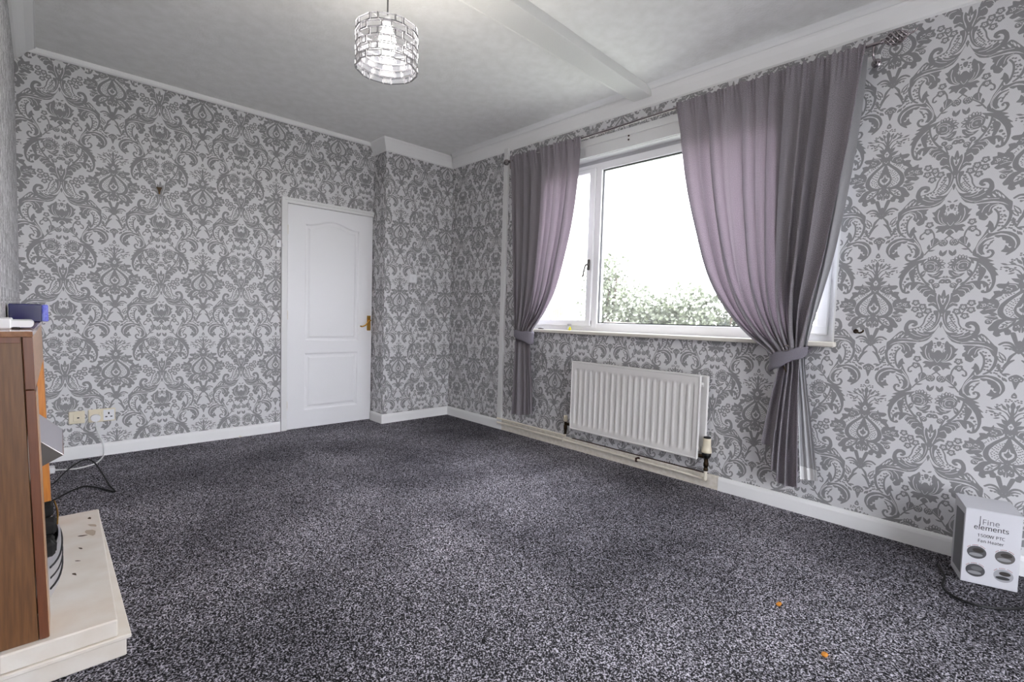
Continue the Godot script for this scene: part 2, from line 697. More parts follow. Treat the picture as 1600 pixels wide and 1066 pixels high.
	stroke([323,111,332,173,356,239,391,295,437,352,467,384], [8,7,6])
	leaf([356,239,379,181], 24)
	leaf([358,225,375,193], 8, 0)
	leaf([366,247,389,201], 11)
	leaf([401,295,433,328], 12)
	fill([233,380,240,325,268,295,307,289,345,291,385,307,423,344,463,382,493,414,498,456,508,498,527,549,540,617,532,627,519,583,493,543,465,520,437,526,437,506,459,496,431,486,423,458,432,430,410,438,390,416,412,396,384,410,372,392,360,396,354,378,340,364,334,344,347,323,369,313,343,311,328,330,314,352,293,372,286,358,290,323,276,321,265,356,251,338,247,358,247,384])
	stroke([358,388,374,358,415,352], [5,5,3], 0)
	stroke([382,408,400,378,439,372], [5,5,3], 0)
	stroke([430,432,442,416,472,430], [6,6,4], 0)
	stroke([457,496,473,492,491,508], [5,5,3], 0)
	stroke([338,350,353,326,395,323], [5,5,3], 0)
	stroke([493,410,496,466,515,534,538,611], [7,6,5], 0)
	fill([540,376,529,404,523,432,505,412,500,444,504,486,527,543,545,599])
	fill([539,430,536,458,518,446,526,486,540,512], 0)
	fill([541,452,536,474,532,476,540,500])
	stroke([527,555,530,615,515,687,482,745,443,768], [7,7,6])
	fill([480,571,509,569,516,607,512,653,497,705,462,749,435,766,474,731,499,675,498,621,484,603])
	dots([472,611], 10)
	dots([464,631], 9)
	dots([451,649], 7)
	dots([443,673], 5)
	stroke([440,605,421,645,412,691,391,731], [6,6,5])
	stroke([482,631,457,675,420,729], [4,4,3])
	dots([477,675,467,689,483,699,458,705,474,717,446,717,460,733,432,731,448,745,424,745,487,685,465,669,451,689,436,705], 5)
	leaf([540,673,543,739], 15)
	leaf([533,687,543,719], 13)
	fill([325,725,343,731,366,709,360,679,334,665,299,669,273,705,264,755,276,790,301,824,337,846,382,858,418,850,461,824,492,788,527,715,504,760,472,778,425,772,415,782,431,792,397,784,371,770,383,796,339,762,322,782,300,757,295,727,307,705,329,695,345,705,333,709,325,715])
	stroke([368,790,413,808,459,804], [5,5,3], 0)
	stroke([320,792,360,816,404,826], [4,4,3], 0)
	stroke([306,757,351,745,394,727], [5,4,4])
	dots([355,753,377,743,399,739,415,759,389,760,333,759,434,755], 6)
	fill([138,966,137,900,163,872,221,798,251,776,281,800,311,830,357,854,410,862,461,832,485,808,448,860,391,880,325,880,254,878,195,896,161,924])
	leaf([188,864,210,826], 11, 0)
	leaf([212,848,237,798], 12, 0)
	leaf([244,846,273,808], 12, 0)
	leaf([283,836,309,822], 10, 0)
	leaf([293,848,341,850], 8, 0)
	leaf([237,818,253,790], 8, 0)
	stroke([224,858,283,854,333,858,386,870], [4,4,3], 0)
	fill([144,960,167,924,215,898,266,892,315,888,369,892,355,910,356,932,342,944,366,970,364,995,349,999,341,1029,306,1045,285,1017,309,989,295,981,285,1005,259,977,267,948,247,922,217,910,187,926,164,968,148,983])
	stroke([150,958,139,1007,150,1071,176,1119,212,1147], [15,18,8])
	stroke([245,950,220,991,215,1053,229,1117,254,1153], [10,10,11])
	dots([184,974,209,948,227,942,179,1011,199,1045,173,1055,189,1077,207,1103,186,1107,200,1007,210,977,191,1025,171,1023,203,1077], 7)
	stroke([225,906,268,922,283,970], [5,5,3], 0)
	stroke([286,900,316,928,330,970], [5,5,3], 0)
	fill([542,1083,512,1067,466,1049,436,1029,406,976,425,972,401,928,421,924,440,900,466,880,485,858,496,884,498,908,492,920,508,952,505,976,520,966,528,954,540,956])
	stroke([452,914,445,968,464,1029,504,1059], [5,5,4], 0)
	leaf([484,948,514,958], 7, 0)
	leaf([498,930,497,972], 7, 0)
	stroke([517,1035,531,1059,543,1069], [3,3,2], 0)
	stroke([471,983,482,1025,512,1057], [3,3,2], 0)
	fill([525,874,539,866,541,916,527,898])
	dots([509,886,516,908], 7)
	leaf([505,830,533,850], 11)
	leaf([512,928,524,918], 8)
	fill([542,1075,498,1065,452,1061,433,1081,457,1091,441,1125,477,1117,493,1137,510,1109,532,1099,542,1091])
	fill([540,1101,524,1115,511,1135,527,1149,541,1169])
	stroke([537,1165,525,1175,511,1189], [6,6,6])
	dots([500,1224], 34)
	stroke([476,1216,488,1194,513,1200,522,1222], [4,4,4], 0)
	dots([492,1216,506,1214,514,1234,496,1238,484,1230], 4, 0)
	dots([504,1250], 4, 0)
	fill([409,1196,432,1173,452,1179,468,1200,449,1230,419,1252,413,1220])
	stroke([430,1185,427,1214,423,1244], [3,3,3], 0)
	stroke([403,1091,426,1135,434,1179], [7,7,6])
	stroke([470,1226,412,1274,369,1334], [7,7,5])
	leaf([394,1282,399,1234], 18)
	leaf([396,1300,445,1288], 12)
	flowers([389,1045,380,1109], 30)
	stroke([354,1119,331,1139,327,1169,341,1179,351,1169], [6,9,10])
	flowers([338,494,392,532,337,559,436,575,377,615], 30)
	stroke([372,545,397,585,432,603], [4,4,4])
	leaf([427,1398,403,1356], 33)
	leaf([419,1384,407,1362], 11, 0)
	leaf([437,1394,428,1346], 33)
	leaf([433,1378,428,1352], 11, 0)
	leaf([449,1394,454,1344], 33)
	leaf([449,1376,452,1350], 11, 0)
	leaf([461,1400,482,1362], 33)
	leaf([468,1388,480,1366], 11, 0)
	leaf([475,1411,514,1388], 33)
	leaf([488,1404,510,1390], 11, 0)
	leaf([483,1425,534,1421], 33)
	leaf([499,1423,528,1421], 11, 0)
	leaf([481,1443,531,1463], 33)
	leaf([499,1449,525,1461], 11, 0)
	fill([368,1431,382,1402,415,1384,453,1386,487,1425,503,1455,486,1493,458,1503,411,1501,379,1475])
	stroke([392,1457,392,1429,419,1417,449,1431,458,1459,444,1483,410,1483], [4,4,4], 0)
	dots([457,1419], 9, 0)
	dots([457,1419], 4)
	stroke([382,1425,407,1400,443,1402,473,1429], [3,3,3], 0)
	stroke([489,1455,476,1485,448,1495], [3,3,3], 0)
	dots([424,1451], 8, 0)
	dots([424,1451], 4)
	stroke([471,1447,472,1485,450,1511], [4,4,3], 0)
	fill([407,1515,449,1527,478,1509,494,1491,519,1487,516,1517,498,1541,465,1559,431,1545])
	stroke([441,1535,474,1533,496,1511], [4,4,3], 0)
	leaf([328,1411,395,1368], 19)
	leaf([352,1433,370,1398], 13)
	stroke([326,1398,323,1447,348,1523,400,1599], [8,7,6])
	leaf([356,1535,393,1487], 22)
	leaf([365,1523,389,1497], 7, 0)
	dots([441,1589,524,1591], 21)
	dots([478,1632], 25)
	stroke([466,1628,477,1617,493,1628], [4,4,4], 0)
	dots([439,1587,521,1593,480,1636], 5, 0)
	dots([530,1547,546,1547], 6)
	leaf([463,1563,506,1559], 20)
	stroke([479,1565,508,1553,548,1563], [4,4,4])
	leaf([499,1613,510,1577], 10)
	stroke([446,1613,464,1660,476,1692], [5,5,5])
	leaf([494,1350,487,1294], 20)
	leaf([502,1354,533,1296], 20)

# ---------- the room ----------
# a block of wall whose faces carry the paper: drop is where a drop motif's axis runs, tip the height of its tip
func wall_block(st: SurfaceTool, a: Vector3, b: Vector3, drop: float, tip: float, lean := 0.0) -> void:
	for axis in 3:
		for side in 2:
			var n := Vector3.ZERO
			n[axis] = 1.0 if side else -1.0
			var u := (axis + 1) % 3
			var w := (axis + 2) % 3
			var c := []
			for k in [[0, 0], [1, 0], [1, 1], [0, 1]]:
				var p := a
				p[axis] = b[axis] if side else a[axis]
				p[u] = b[u] if k[0] else a[u]
				p[w] = b[w] if k[1] else a[w]
				c.append(p)
			for t: Array in [[0, 1, 2], [0, 2, 3]]:
				var q := [c[t[0]], c[t[1]], c[t[2]]]
				if (q[2] - q[0]).cross(q[1] - q[0]).dot(n) < 0.0:
					q.reverse()
				for p: Vector3 in q:
					var along := p.z if axis == 0 else p.x
					st.set_uv(Vector2((along - drop - lean * (tip - p.y)) / RW + 0.5, (tip - p.y) / RH))
					st.add_vertex(p)


func build_room() -> void:
	# floor
	var st := start()
	for t: Array in [[LEFT - 0.2, -0.45, 0.35, -0.45, 0.35, NEAR + 0.2], [LEFT - 0.2, -0.45, 0.35, NEAR + 0.2, LEFT - 0.2, NEAR + 0.2]]:
		for k in [0, 2, 4]:
			st.set_uv(Vector2(t[k], t[k + 1]) * 0.5)
			st.set_uv2(Vector2(t[k], t[k + 1]) * 0.28)
			st.add_vertex(Vector3(t[k], 0, t[k + 1]))
	box(st, Vector3(LEFT - 0.2, -0.12, -0.45), Vector3(0.35, -0.002, NEAR + 0.2))
	structure(commit(done(st), "floor", M.carpet), "charcoal and grey flecked carpet covering the whole room floor", "carpet")
	# ceiling
	structure(boxed("ceiling", Vector3(LEFT - 0.2, CEIL, -0.45), Vector3(0.35, CEIL + 0.15, NEAR + 0.2), 0, M.ceiling), "white textured plaster ceiling above the whole room", "ceiling")
	st = start()
	var b := []
	for i in 8:   # the boxed beam is a little wider away from the window
		var y := CEIL + 0.02 if i & 2 else 2.63
		b.append(Vector3(-0.03, y, 2.333 if i & 4 else 2.19) if i & 1 else Vector3(LEFT, y, 2.45 if i & 4 else 2.215))
	hexa(st, b, 0.002)
	var lip := []   # a ridge of filler along its far edge
	for i in 8:
		var y := 2.635 if i & 2 else 2.627
		lip.append(Vector3(-0.06, y, 2.199 if i & 4 else 2.188) if i & 1 else Vector3(LEFT, y, 2.224 if i & 4 else 2.213))
	hexa(st, lip, 0.002)
	structure(commit(done(st), "trim_1", M.beam), "white stippled ceiling beam running from the window wall", "beam")
	# walls
	st = start()
	wall_block(st, Vector3(LEFT - 0.01, 0, -0.30), Vector3(-1.577, CEIL, FAR), -2.21, 2.171)
	wall_block(st, Vector3(-1.577, 1.987, -0.30), Vector3(NIB + 0.02, CEIL, FAR), -2.21, 2.171)
	wall_block(st, Vector3(LEFT - 0.15, 0, -0.42), Vector3(0.1, CEIL, -0.298), -2.21, 2.171)
	structure(commit(done(st), "wall_far", M.paper), "far wall in silver and grey damask wallpaper beside the white door", "wall")
	st = start()
	wall_block(st, Vector3(NIB, 0, -0.297), Vector3(0.005, CEIL, 0), -0.605, 2.106)
	structure(commit(done(st), "wall_alcove", M.paper), "damask papered boxed-out corner between door and window wall", "wall")
	st = start()
	wall_block(st, Vector3(LEFT - 0.15, 0, -0.42), Vector3(LEFT, CEIL, NEAR + 0.01), 1.9, 2.171)
	structure(commit(done(st), "wall_left", M.paper), "left wall in damask wallpaper seen almost edge on", "wall")
	st = start()
	var right := 3.693
	var lean := -0.0142
	wall_block(st, Vector3(0, 0, -0.42), Vector3(0.30, CEIL, WZ0), right, 2.102, lean)
	wall_block(st, Vector3(0, 0, WZ1), Vector3(0.30, CEIL, NEAR + 0.15), right, 2.102, lean)
	wall_block(st, Vector3(0, 0, WZ0), Vector3(0.30, WY0, WZ1), right, 2.102, lean)
	wall_block(st, Vector3(0, WY1, WZ0), Vector3(0.30, CEIL, WZ1), right, 2.102, lean)
	structure(commit(done(st), "wall_right", M.paper), "window wall in silver and grey damask wallpaper", "wall")
	# unseen wall behind the camera, glazed garden doors added for fill daylight
	st = start()
	wall_block(st, Vector3(LEFT, 0, NEAR), Vector3(-3.1, CEIL, NEAR + 0.15), -1.6, 2.1)
	wall_block(st, Vector3(-1.1, 0, NEAR), Vector3(0, CEIL, NEAR + 0.15), -1.6, 2.1)
	wall_block(st, Vector3(-3.1, 2.3, NEAR), Vector3(-1.1, CEIL, NEAR + 0.15), -1.6, 2.1)
	structure(commit(done(st), "wall_near", M.paper), "damask papered wall at the near end of the room", "wall")
	var d := Node3D.new()
	d.name = "door_2"
	add_child(d, true)
	structure(d, "unseen tall glazed garden doors added for fill daylight at the near end of the room", "door")
	st = start()
	for x: float in [-3.1, (-3.1 + -1.1) / 2 - 0.04, -1.1 - 0.08]:
		box(st, Vector3(x, 0, NEAR + 0.03), Vector3(x + 0.08, 2.3, NEAR + 0.10), 0.005)
	for y: float in [0.0, 2.22]:
		box(st, Vector3(-3.1 + 0.06, y, NEAR + 0.035), Vector3(-1.1 - 0.06, y + 0.08, NEAR + 0.095), 0.005)
	commit(done(st), "frame", M.upvc, d)
	var mid := (-3.1 + -1.1) / 2
	boxed("pane", Vector3(-3.1 + 0.07, 0.07, NEAR + 0.06), Vector3(mid - 0.03, 2.23, NEAR + 0.066), 0, M.pane, d)
	boxed("pane", Vector3(mid + 0.03, 0.07, NEAR + 0.06), Vector3(-1.1 - 0.07, 2.23, NEAR + 0.066), 0, M.pane, d)
	# cornices: (out from the wall, height)
	var cove := [Vector2(0.0, 2.575), Vector2(0.010, 2.584), Vector2(0.014, 2.60), Vector2(0.024, 2.632), Vector2(0.038, 2.660), Vector2(0.046, 2.672), Vector2(0.050, 2.676), Vector2(0.052, 2.70), Vector2(0.0, 2.70)]
	var grooved := [Vector2(0.0, 2.575), Vector2(0.010, 2.584), Vector2(0.014, 2.60), Vector2(0.024, 2.632), Vector2(0.038, 2.660), Vector2(0.046, 2.669), Vector2(0.046, 2.684), Vector2(0.053, 2.684), Vector2(0.054, 2.669), Vector2(0.078, 2.681), Vector2(0.105, 2.6895), Vector2(0.105, 2.70), Vector2(0.0, 2.70)]
	cornice("trim_2", grooved, Vector3(0, 0, 0), Vector3(0, 0, NEAR), Vector3(-1, 0, 0), 1, 0, "white grooved plaster coving along the window wall")
	cornice("trim_3", cove, Vector3(NIB, 0, 0), Vector3(0, 0, 0), Vector3(0, 0, 1), -1, 1, "white plaster coving across the boxed-out corner")
	cornice("trim_4", cove, Vector3(NIB, 0, FAR), Vector3(NIB, 0, 0), Vector3(-1, 0, 0), 0, -1, "short return of white coving above the door corner")
	var big := [Vector2(0.0, 2.592), Vector2(0.012, 2.598), Vector2(0.03, 2.615), Vector2(0.055, 2.65), Vector2(0.085, 2.672), Vector2(0.092, 2.68), Vector2(0.098, 2.68), Vector2(0.10, 2.70), Vector2(0.0, 2.70)]
	cornice("trim_5", big, Vector3(LEFT, 0, FAR), Vector3(LEFT, 0, NEAR), Vector3(1, 0, 0), 0, 0, "white plaster coving along the left wall")
	var bead := [Vector2(0.0, 2.655), Vector2(0.012, 2.656), Vector2(0.02, 2.664), Vector2(0.024, 2.676), Vector2(0.024, 2.70), Vector2(0.0, 2.70)]
	cornice("trim_6", bead, Vector3(LEFT, 0, FAR), Vector3(NIB, 0, FAR), Vector3(0, 0, 1), 0, 0, "thin white bead where the far wall meets ceiling")
	# skirting boards
	var board := [Vector2(0.0, -0.01), Vector2(0.018, -0.01), Vector2(0.018, 0.068), Vector2(0.015, 0.079), Vector2(0.009, 0.086), Vector2(0.0, 0.088)]
	cornice("baseboard_far", board, Vector3(LEFT, 0, FAR), Vector3(-1.632, 0, FAR), Vector3(0, 0, 1), 0, 0, "white skirting board of the far wall below the sockets")
	cornice("baseboard_alcove", board, Vector3(NIB, 0, 0), Vector3(0, 0, 0), Vector3(0, 0, 1), -1, 1, "white skirting board across the boxed-out corner")
	cornice("baseboard_return", board, Vector3(NIB, 0, FAR + 0.02), Vector3(NIB, 0, 0), Vector3(-1, 0, 0), 0, -1, "short white skirting return beside the door")
	cornice("baseboard_left", board, Vector3(LEFT, 0, FAR), Vector3(LEFT, 0, 1.262), Vector3(1, 0, 0), 0, 0, "white skirting board of the left wall")
	cornice("baseboard_right", board, Vector3(0, 0, 0), Vector3(0, 0, 0.872), Vector3(-1, 0, 0), 1, 0, "white skirting board from the corner to the pipe boxing")
	cornice("baseboard_right", board, Vector3(0, 0, 2.93), Vector3(0, 0, NEAR), Vector3(-1, 0, 0), 0, 0, "newer white skirting board below the right curtain")
	var old := [Vector2(0.0, -0.01), Vector2(0.014, -0.01), Vector2(0.014, 0.082), Vector2(0.010, 0.090), Vector2(0.0, 0.09)]
	var shadow_from := 1.72
	cornice("baseboard_right", old, Vector3(0, 0, 0.872), Vector3(0, 0, 2.93), Vector3(-1, 0, 0), 0, 0, "yellowed old skirting board under the radiator", M.old_white)
	boxed("shadow_gap", Vector3(-0.0125, 0.0885, shadow_from), Vector3(0, 0.0935, 2.86), 0.001, M.rust_and_shadow, get_node("baseboard_right_002"))  # dark strip painted in place of the shadow gap above the board


# a moulding along p0-p1; m0 and m1 lengthen (1) or shorten (-1) the mitres with the distance from the wall
func cornice(called: String, prof: Array, p0: Vector3, p1: Vector3, out: Vector3, m0: float, m1: float, label: String, mat: Material = null) -> void:
	var st := start()
	var along := (p1 - p0).normalized()
	var mid := Vector2.ZERO
	for q: Vector2 in prof:
		mid += q / prof.size()
	var ends := [[], []]
	for q: Vector2 in prof:
		ends[0].append(p0 + out * q.x + Vector3.UP * q.y + along * q.x * m0)
		ends[1].append(p1 + out * q.x + Vector3.UP * q.y - along * q.x * m1)
	for i in prof.size():
		var k := (i + 1) % prof.size()
		var e: Vector2 = prof[k] - prof[i]
		var n := Vector2(e.y, -e.x)
		if n.dot((prof[i] + prof[k]) / 2.0 - mid) < 0.0:
			n = -n
		quad(st, ends[0][i], ends[0][k], ends[1][k], ends[1][i], out * n.x + Vector3.UP * n.y)
	for s in 2:
		for i in range(1, prof.size() - 1):
			tri(st, ends[s][0], ends[s][i], ends[s][i + 1], along * (1.0 if s else -1.0))
	structure(commit(done(st), called, mat if mat else M.cornice), label, "skirting" if called.begins_with("base") else "coving")


# ---------- window ----------
func build_window() -> void:
	var w := Node3D.new()
	w.name = "window_1"
	add_child(w, true)
	structure(w, "wide white window of three lights between the curtains", "window")
	var st := start()
	var slope := 0.0108   # the old house has settled: sill and bottom rail rise towards the camera
	# outer frame
	box(st, Vector3(0.08, 2.242, WZ0), Vector3(0.15, 2.300, WZ1), 0.004)
	box(st, Vector3(0.0815, 0.97, WZ0), Vector3(0.1485, 2.295, WZ0 + 0.06), 0.004)
	box(st, Vector3(0.0815, 0.97, WZ1 - 0.055), Vector3(0.1485, 2.295, WZ1), 0.004)
	raised(st, 0.08, 0.15, 0.96, 1.030, WZ0, WZ1, slope, 0.004)
	for z: float in [1.800, 3.150]:
		box(st, Vector3(0.078, 0.99, z), Vector3(0.15, 2.27, z + 0.055), 0.005)
	commit(done(st), "window_frame", M.upvc, w)
	# timber packer above the frame
	boxed("packer", Vector3(0.088, 2.295, WZ0), Vector3(0.16, WY1 + 0.004, WZ1), 0.002, paint(Color(0.72, 0.72, 0.74), 0.6), w)
	# the fixed middle light
	var mid := Node3D.new()
	mid.name = "fixed_light"
	w.add_child(mid, true)
	st = start()
	bead(st, 1.852, 3.153, 1.026, 2.246, slope, 0.094)
	commit(done(st), "gasket", M.gasket, mid)
	boxed("pane", Vector3(0.108, 1.0, 1.84), Vector3(0.114, 2.25, 3.16), 0, M.pane, mid)
	# opening lights at both ends
	for s in 2:
		var z0: float = 3.200 if s else WZ0 + 0.055
		var z1: float = WZ1 - 0.050 if s else 1.803
		var c := Node3D.new()
		c.name = "casement"
		w.add_child(c, true)
		st = start()
		box(st, Vector3(0.060, 2.226, z0), Vector3(0.115, 2.266, z1), 0.006)
		box(st, Vector3(0.0615, 1.02, z0), Vector3(0.1135, 2.25, z0 + 0.058), 0.006)
		box(st, Vector3(0.0615, 1.02, z1 - 0.058), Vector3(0.1135, 2.25, z1), 0.006)
		raised(st, 0.060, 0.115, 1.0, 1.052, z0, z1, slope, 0.006)
		commit(done(st), "sash", M.upvc, c)
		boxed("pane", Vector3(0.094, 1.03, z0 + 0.05), Vector3(0.10, 2.24, z1 - 0.05), 0, M.pane, c)
		var hz: float = z0 + 0.03 if s else z1 - 0.028
		st = start()
		box_at(st, Vector3(0.054, 1.50, hz), Vector3(0.014, 0.085, 0.022), 0.004)
		tube(st, curve([Vector3(0.05, 1.50, hz), Vector3(0.022, 1.498, hz), Vector3(0.018, 1.47, hz - 0.012), Vector3(0.02, 1.40, hz - 0.03)]), 0.009, 0.006, 8)
		commit(done(st), "window_handle", M.dark_and_shaded_steel, c)
	# reveal lining
	st = start()
	box(st, Vector3(0.001, WY1 - 0.008, WZ0), Vector3(0.29, WY1 + 0.002, WZ1), 0)
	box(st, Vector3(0.001, WY0, WZ0 - 0.002), Vector3(0.29, WY1, WZ0 + 0.008), 0)
	box(st, Vector3(0.001, WY0, WZ1 - 0.008), Vector3(0.29, WY1, WZ1 + 0.002), 0)
	commit(done(st), "reveal_lining", M.white, w)
	# sill board
	st = start()
	var p := []
	for i in 8:
		var z := WZ1 + 0.012 if i & 4 else WZ0 - 0.02
		p.append(Vector3(0.10 if i & 1 else -0.05, (0.965 if i & 2 else 0.938) + (z - 1.29) * 0.0100, z))
	hexa(st, p, 0.005)
	commit(done(st), "window_sill", M.cream, w)
	# boards on the wall over the window
	st = start()
	box(st, Vector3(-0.012, WY1 - 0.004, WZ0 - 0.04), Vector3(0.004, 2.422, 3.545), 0.002)
	box(st, Vector3(-0.022, 2.412, WZ0 - 0.04), Vector3(0.004, 2.464, 3.638), 0.003)
	commit(done(st), "trim_7", M.white)
	structure(get_node("trim_7"), "white boards fixed across the wall above the window", "board")
	# hinge stay screwed to the board
	st = start()
	box_at(st, Vector3(-0.016, 2.408, 2.15), Vector3(0.008, 0.012, 0.012), 0.002)
	box_at(st, Vector3(-0.016, 2.380, 2.15), Vector3(0.008, 0.012, 0.012), 0.002)
	tag(commit(done(st), "screw_plug", M.rust_and_shadow), "pair of brown screw plugs on the board above the window", "screws")


func raised(st: SurfaceTool, x0: float, x1: float, y0: float, y1: float, z0: float, z1: float, slope: float, bev: float) -> void:
	var p := []
	for i in 8:
		var z := z1 if i & 4 else z0
		p.append(Vector3(x1 if i & 1 else x0, (y1 if i & 2 else y0) + (z - 1.3) * slope, z))
	hexa(st, p, bev)


# a thin dark seal round a pane
func bead(st: SurfaceTool, z0: float, z1: float, y0: float, y1: float, slope: float, x: float) -> void:
	box(st, Vector3(x, y1 - 0.010, z0), Vector3(x + 0.02, y1, z1))
	box(st, Vector3(x, y0, z0), Vector3(x + 0.02, y1, z0 + 0.008))
	box(st, Vector3(x, y0, z1 - 0.008), Vector3(x + 0.02, y1, z1))
	raised(st, x, x + 0.02, y0, y0 + 0.011, z0, z1, slope, 0.0)


# ---------- door ----------
func build_door() -> void:
	var d := Node3D.new()
	d.name = "door_1"
	add_child(d, true)
	structure(d, "white moulded two-panel door with an arched upper panel", "door")
	var x0 := -1.575
	var x1 := -0.778
	var zf := -0.228
	var st := start()
	# leaf behind its moulded face
	box(st, Vector3(x0, 0.006, -0.268), Vector3(x1, 1.984, zf - 0.012))
	for e: Array in [[Vector3(x0, 0.006, -0.268), Vector3(x0 + 0.02, 1.984, zf - 0.001)], [Vector3(x1 - 0.02, 0.006, -0.268), Vector3(x1, 1.984, zf - 0.001)], [Vector3(x0 + 0.001, 0.006, -0.268), Vector3(x1 - 0.001, 0.03, zf - 0.001)], [Vector3(x0 + 0.001, 1.96, -0.268), Vector3(x1 - 0.001, 1.984, zf - 0.001)]]:
		box(st, e[0], e[1])
	var pa := [-1.428, -0.915]
	var n := 24
	face(st, x0, pa[0], 0.006, 1.984, zf)
	face(st, pa[1], x1, 0.006, 1.984, zf)
	face(st, pa[0], pa[1], 0.006, 0.163, zf)
	face(st, pa[0], pa[1], 0.683, 0.785, zf)
	for i in n:
		var a := lerpf(pa[0], pa[1], float(i) / n)
		var b := lerpf(pa[0], pa[1], float(i + 1) / n)
		quad(st, Vector3(a, arch(a, pa), zf), Vector3(b, arch(b, pa), zf), Vector3(b, 1.984, zf), Vector3(a, 1.984, zf), Vector3(0, 0, 1))
	commit(done(st), "door_leaf", M.door, d)
	for low in [false, true]:
		st = start()
		var prev := []
		for step: Array in [[0.0, 0.0], [0.006, -0.002], [0.012, -0.008], [0.020, -0.0095], [0.032, -0.0085], [0.046, -0.002], [0.050, -0.0015]]:
			var ring := panel_ring(pa, step[0], zf + step[1], low, n)
			if prev:
				for i in ring.size():
					var k := (i + 1) % ring.size()
					quad(st, prev[i], prev[k], ring[k], ring[i], Vector3(0, 0, 1))
			prev = ring
		var c := Vector3.ZERO
		for p: Vector3 in prev:
			c += p / prev.size()
		for i in prev.size():
			tri(st, prev[i], prev[(i + 1) % prev.size()], c, Vector3(0, 0, 1))
		commit(done(st), "door_panel", M.door, d)
	# frame: left architrave and head
	st = start()
	box(st, Vector3(-1.629, 0, -0.24), Vector3(-1.579, 2.036, -0.216), 0.004)
	box(st, Vector3(-1.60, 1.987, -0.24), Vector3(NIB + 0.001, 2.036, -0.217), 0.004)
	box(st, Vector3(-1.60, 2.012, -0.22), Vector3(NIB + 0.001, 2.020, -0.211), 0.002)
	commit(done(st), "architrave", M.white, d)
	# hinges in the left gap
	for y: float in [0.22, 1.02, 1.76]:
		st = start()
		tube(st, [Vector3(-1.577, y - 0.04, -0.226), Vector3(-1.577, y + 0.04, -0.226)], 0.005, 0.005, 8)
		commit(done(st), "hinge", M.old_white, d)
	# lever handle
	var h := Node3D.new()
	h.name = "door_handle"
	d.add_child(h, true)
	st = start()
	box(st, Vector3(-0.828, 0.885, zf), Vector3(-0.790, 1.030, zf + 0.008), 0.003)
	commit(done(st), "backplate", M.brass, h)
	st = start(true)
	tube(st, curve([Vector3(-0.809, 0.985, zf + 0.005), Vector3(-0.809, 0.985, zf + 0.035), Vector3(-0.814, 0.984, zf + 0.046), Vector3(-0.835, 0.972, zf + 0.048), Vector3(-0.862, 0.940, zf + 0.047), Vector3(-0.898, 0.925, zf + 0.045), Vector3(-0.918, 0.930, zf + 0.045)], 5), 0.009, 0.006, 10)
	commit(done(st), "lever", M.brass, h)


func face(st: SurfaceTool, xa: float, xb: float, ya: float, yb: float, z: float) -> void:
	quad(st, Vector3(xa, ya, z), Vector3(xb, ya, z), Vector3(xb, yb, z), Vector3(xa, yb, z), Vector3(0, 0, 1))


# the ogee top of the upper panel
func arch(x: float, pa: Array) -> float:
	var t: float = (x - pa[0]) / (pa[1] - pa[0])
	return 1.832 + 0.053 * pow(0.5 - 0.5 * cos(TAU * t), 1.15)


func panel_ring(pa: Array, inset: float, z: float, low: bool, n: int) -> Array:
	var out := []
	var xa: float = pa[0] + inset
	var xb: float = pa[1] - inset
	out.append(Vector3(xa, (0.163 if low else 0.785) + inset, z))
	out.append(Vector3(xb, (0.163 if low else 0.785) + inset, z))
	for i in n + 1:
		var x := lerpf(pa[1], pa[0], float(i) / n)
		out.append(Vector3(lerpf(xb, xa, float(i) / n), (0.683 if low else arch(x, pa)) - inset, z))
	return out


# ---------- garden ----------
func build_outside() -> void:
	var g := boxed("ground", Vector3(0.4, -0.35, -16), Vector3(24, -0.20, 14), 0, M.grass)
	structure(g, "garden ground outside the window", "ground")
	hedge(Vector3(6.2, -0.2, -0.15), Vector3(0.9, 1.95, 1.75), 16000, "broad leafy green hedge outside the window", 11)
	hedge(Vector3(6.0, -0.2, -2.3), Vector3(0.35, 2.55, 0.26), 2600, "taller narrow shrub left of the hedge outside", 12)
	var f := thing("garden_fence", "low wooden board fence seen through the left window light", "fence", Vector3(1.9, -0.2, -0.4))
	for i in 9:
		boxed("fence_board", Vector3(0, 0, i * 0.075 - 0.33), Vector3(0.018, 1.36 + 0.02 * (i % 3), i * 0.075 - 0.27), 0.004, M.fence, f)
	for y: float in [0.4, 1.1]:
		boxed("rail", Vector3(0.018, y, -0.34), Vector3(0.055, y + 0.07, 0.34), 0.004, M.fence, f)
	var wl := thing("garden_wall", "low pinkish brick wall end beside the hedge outside", "wall", Vector3(5.0, -0.2, -1.75))
	var k := 0
	for row in 16:
		for j in 3:
			var z := j * 0.225 + (0.11 if row % 2 else 0.0)
			boxed("brick", Vector3(0, row * 0.075, z), Vector3(0.1025, row * 0.075 + 0.066, z + 0.215), 0.004, M.brick, wl)
			k += 1


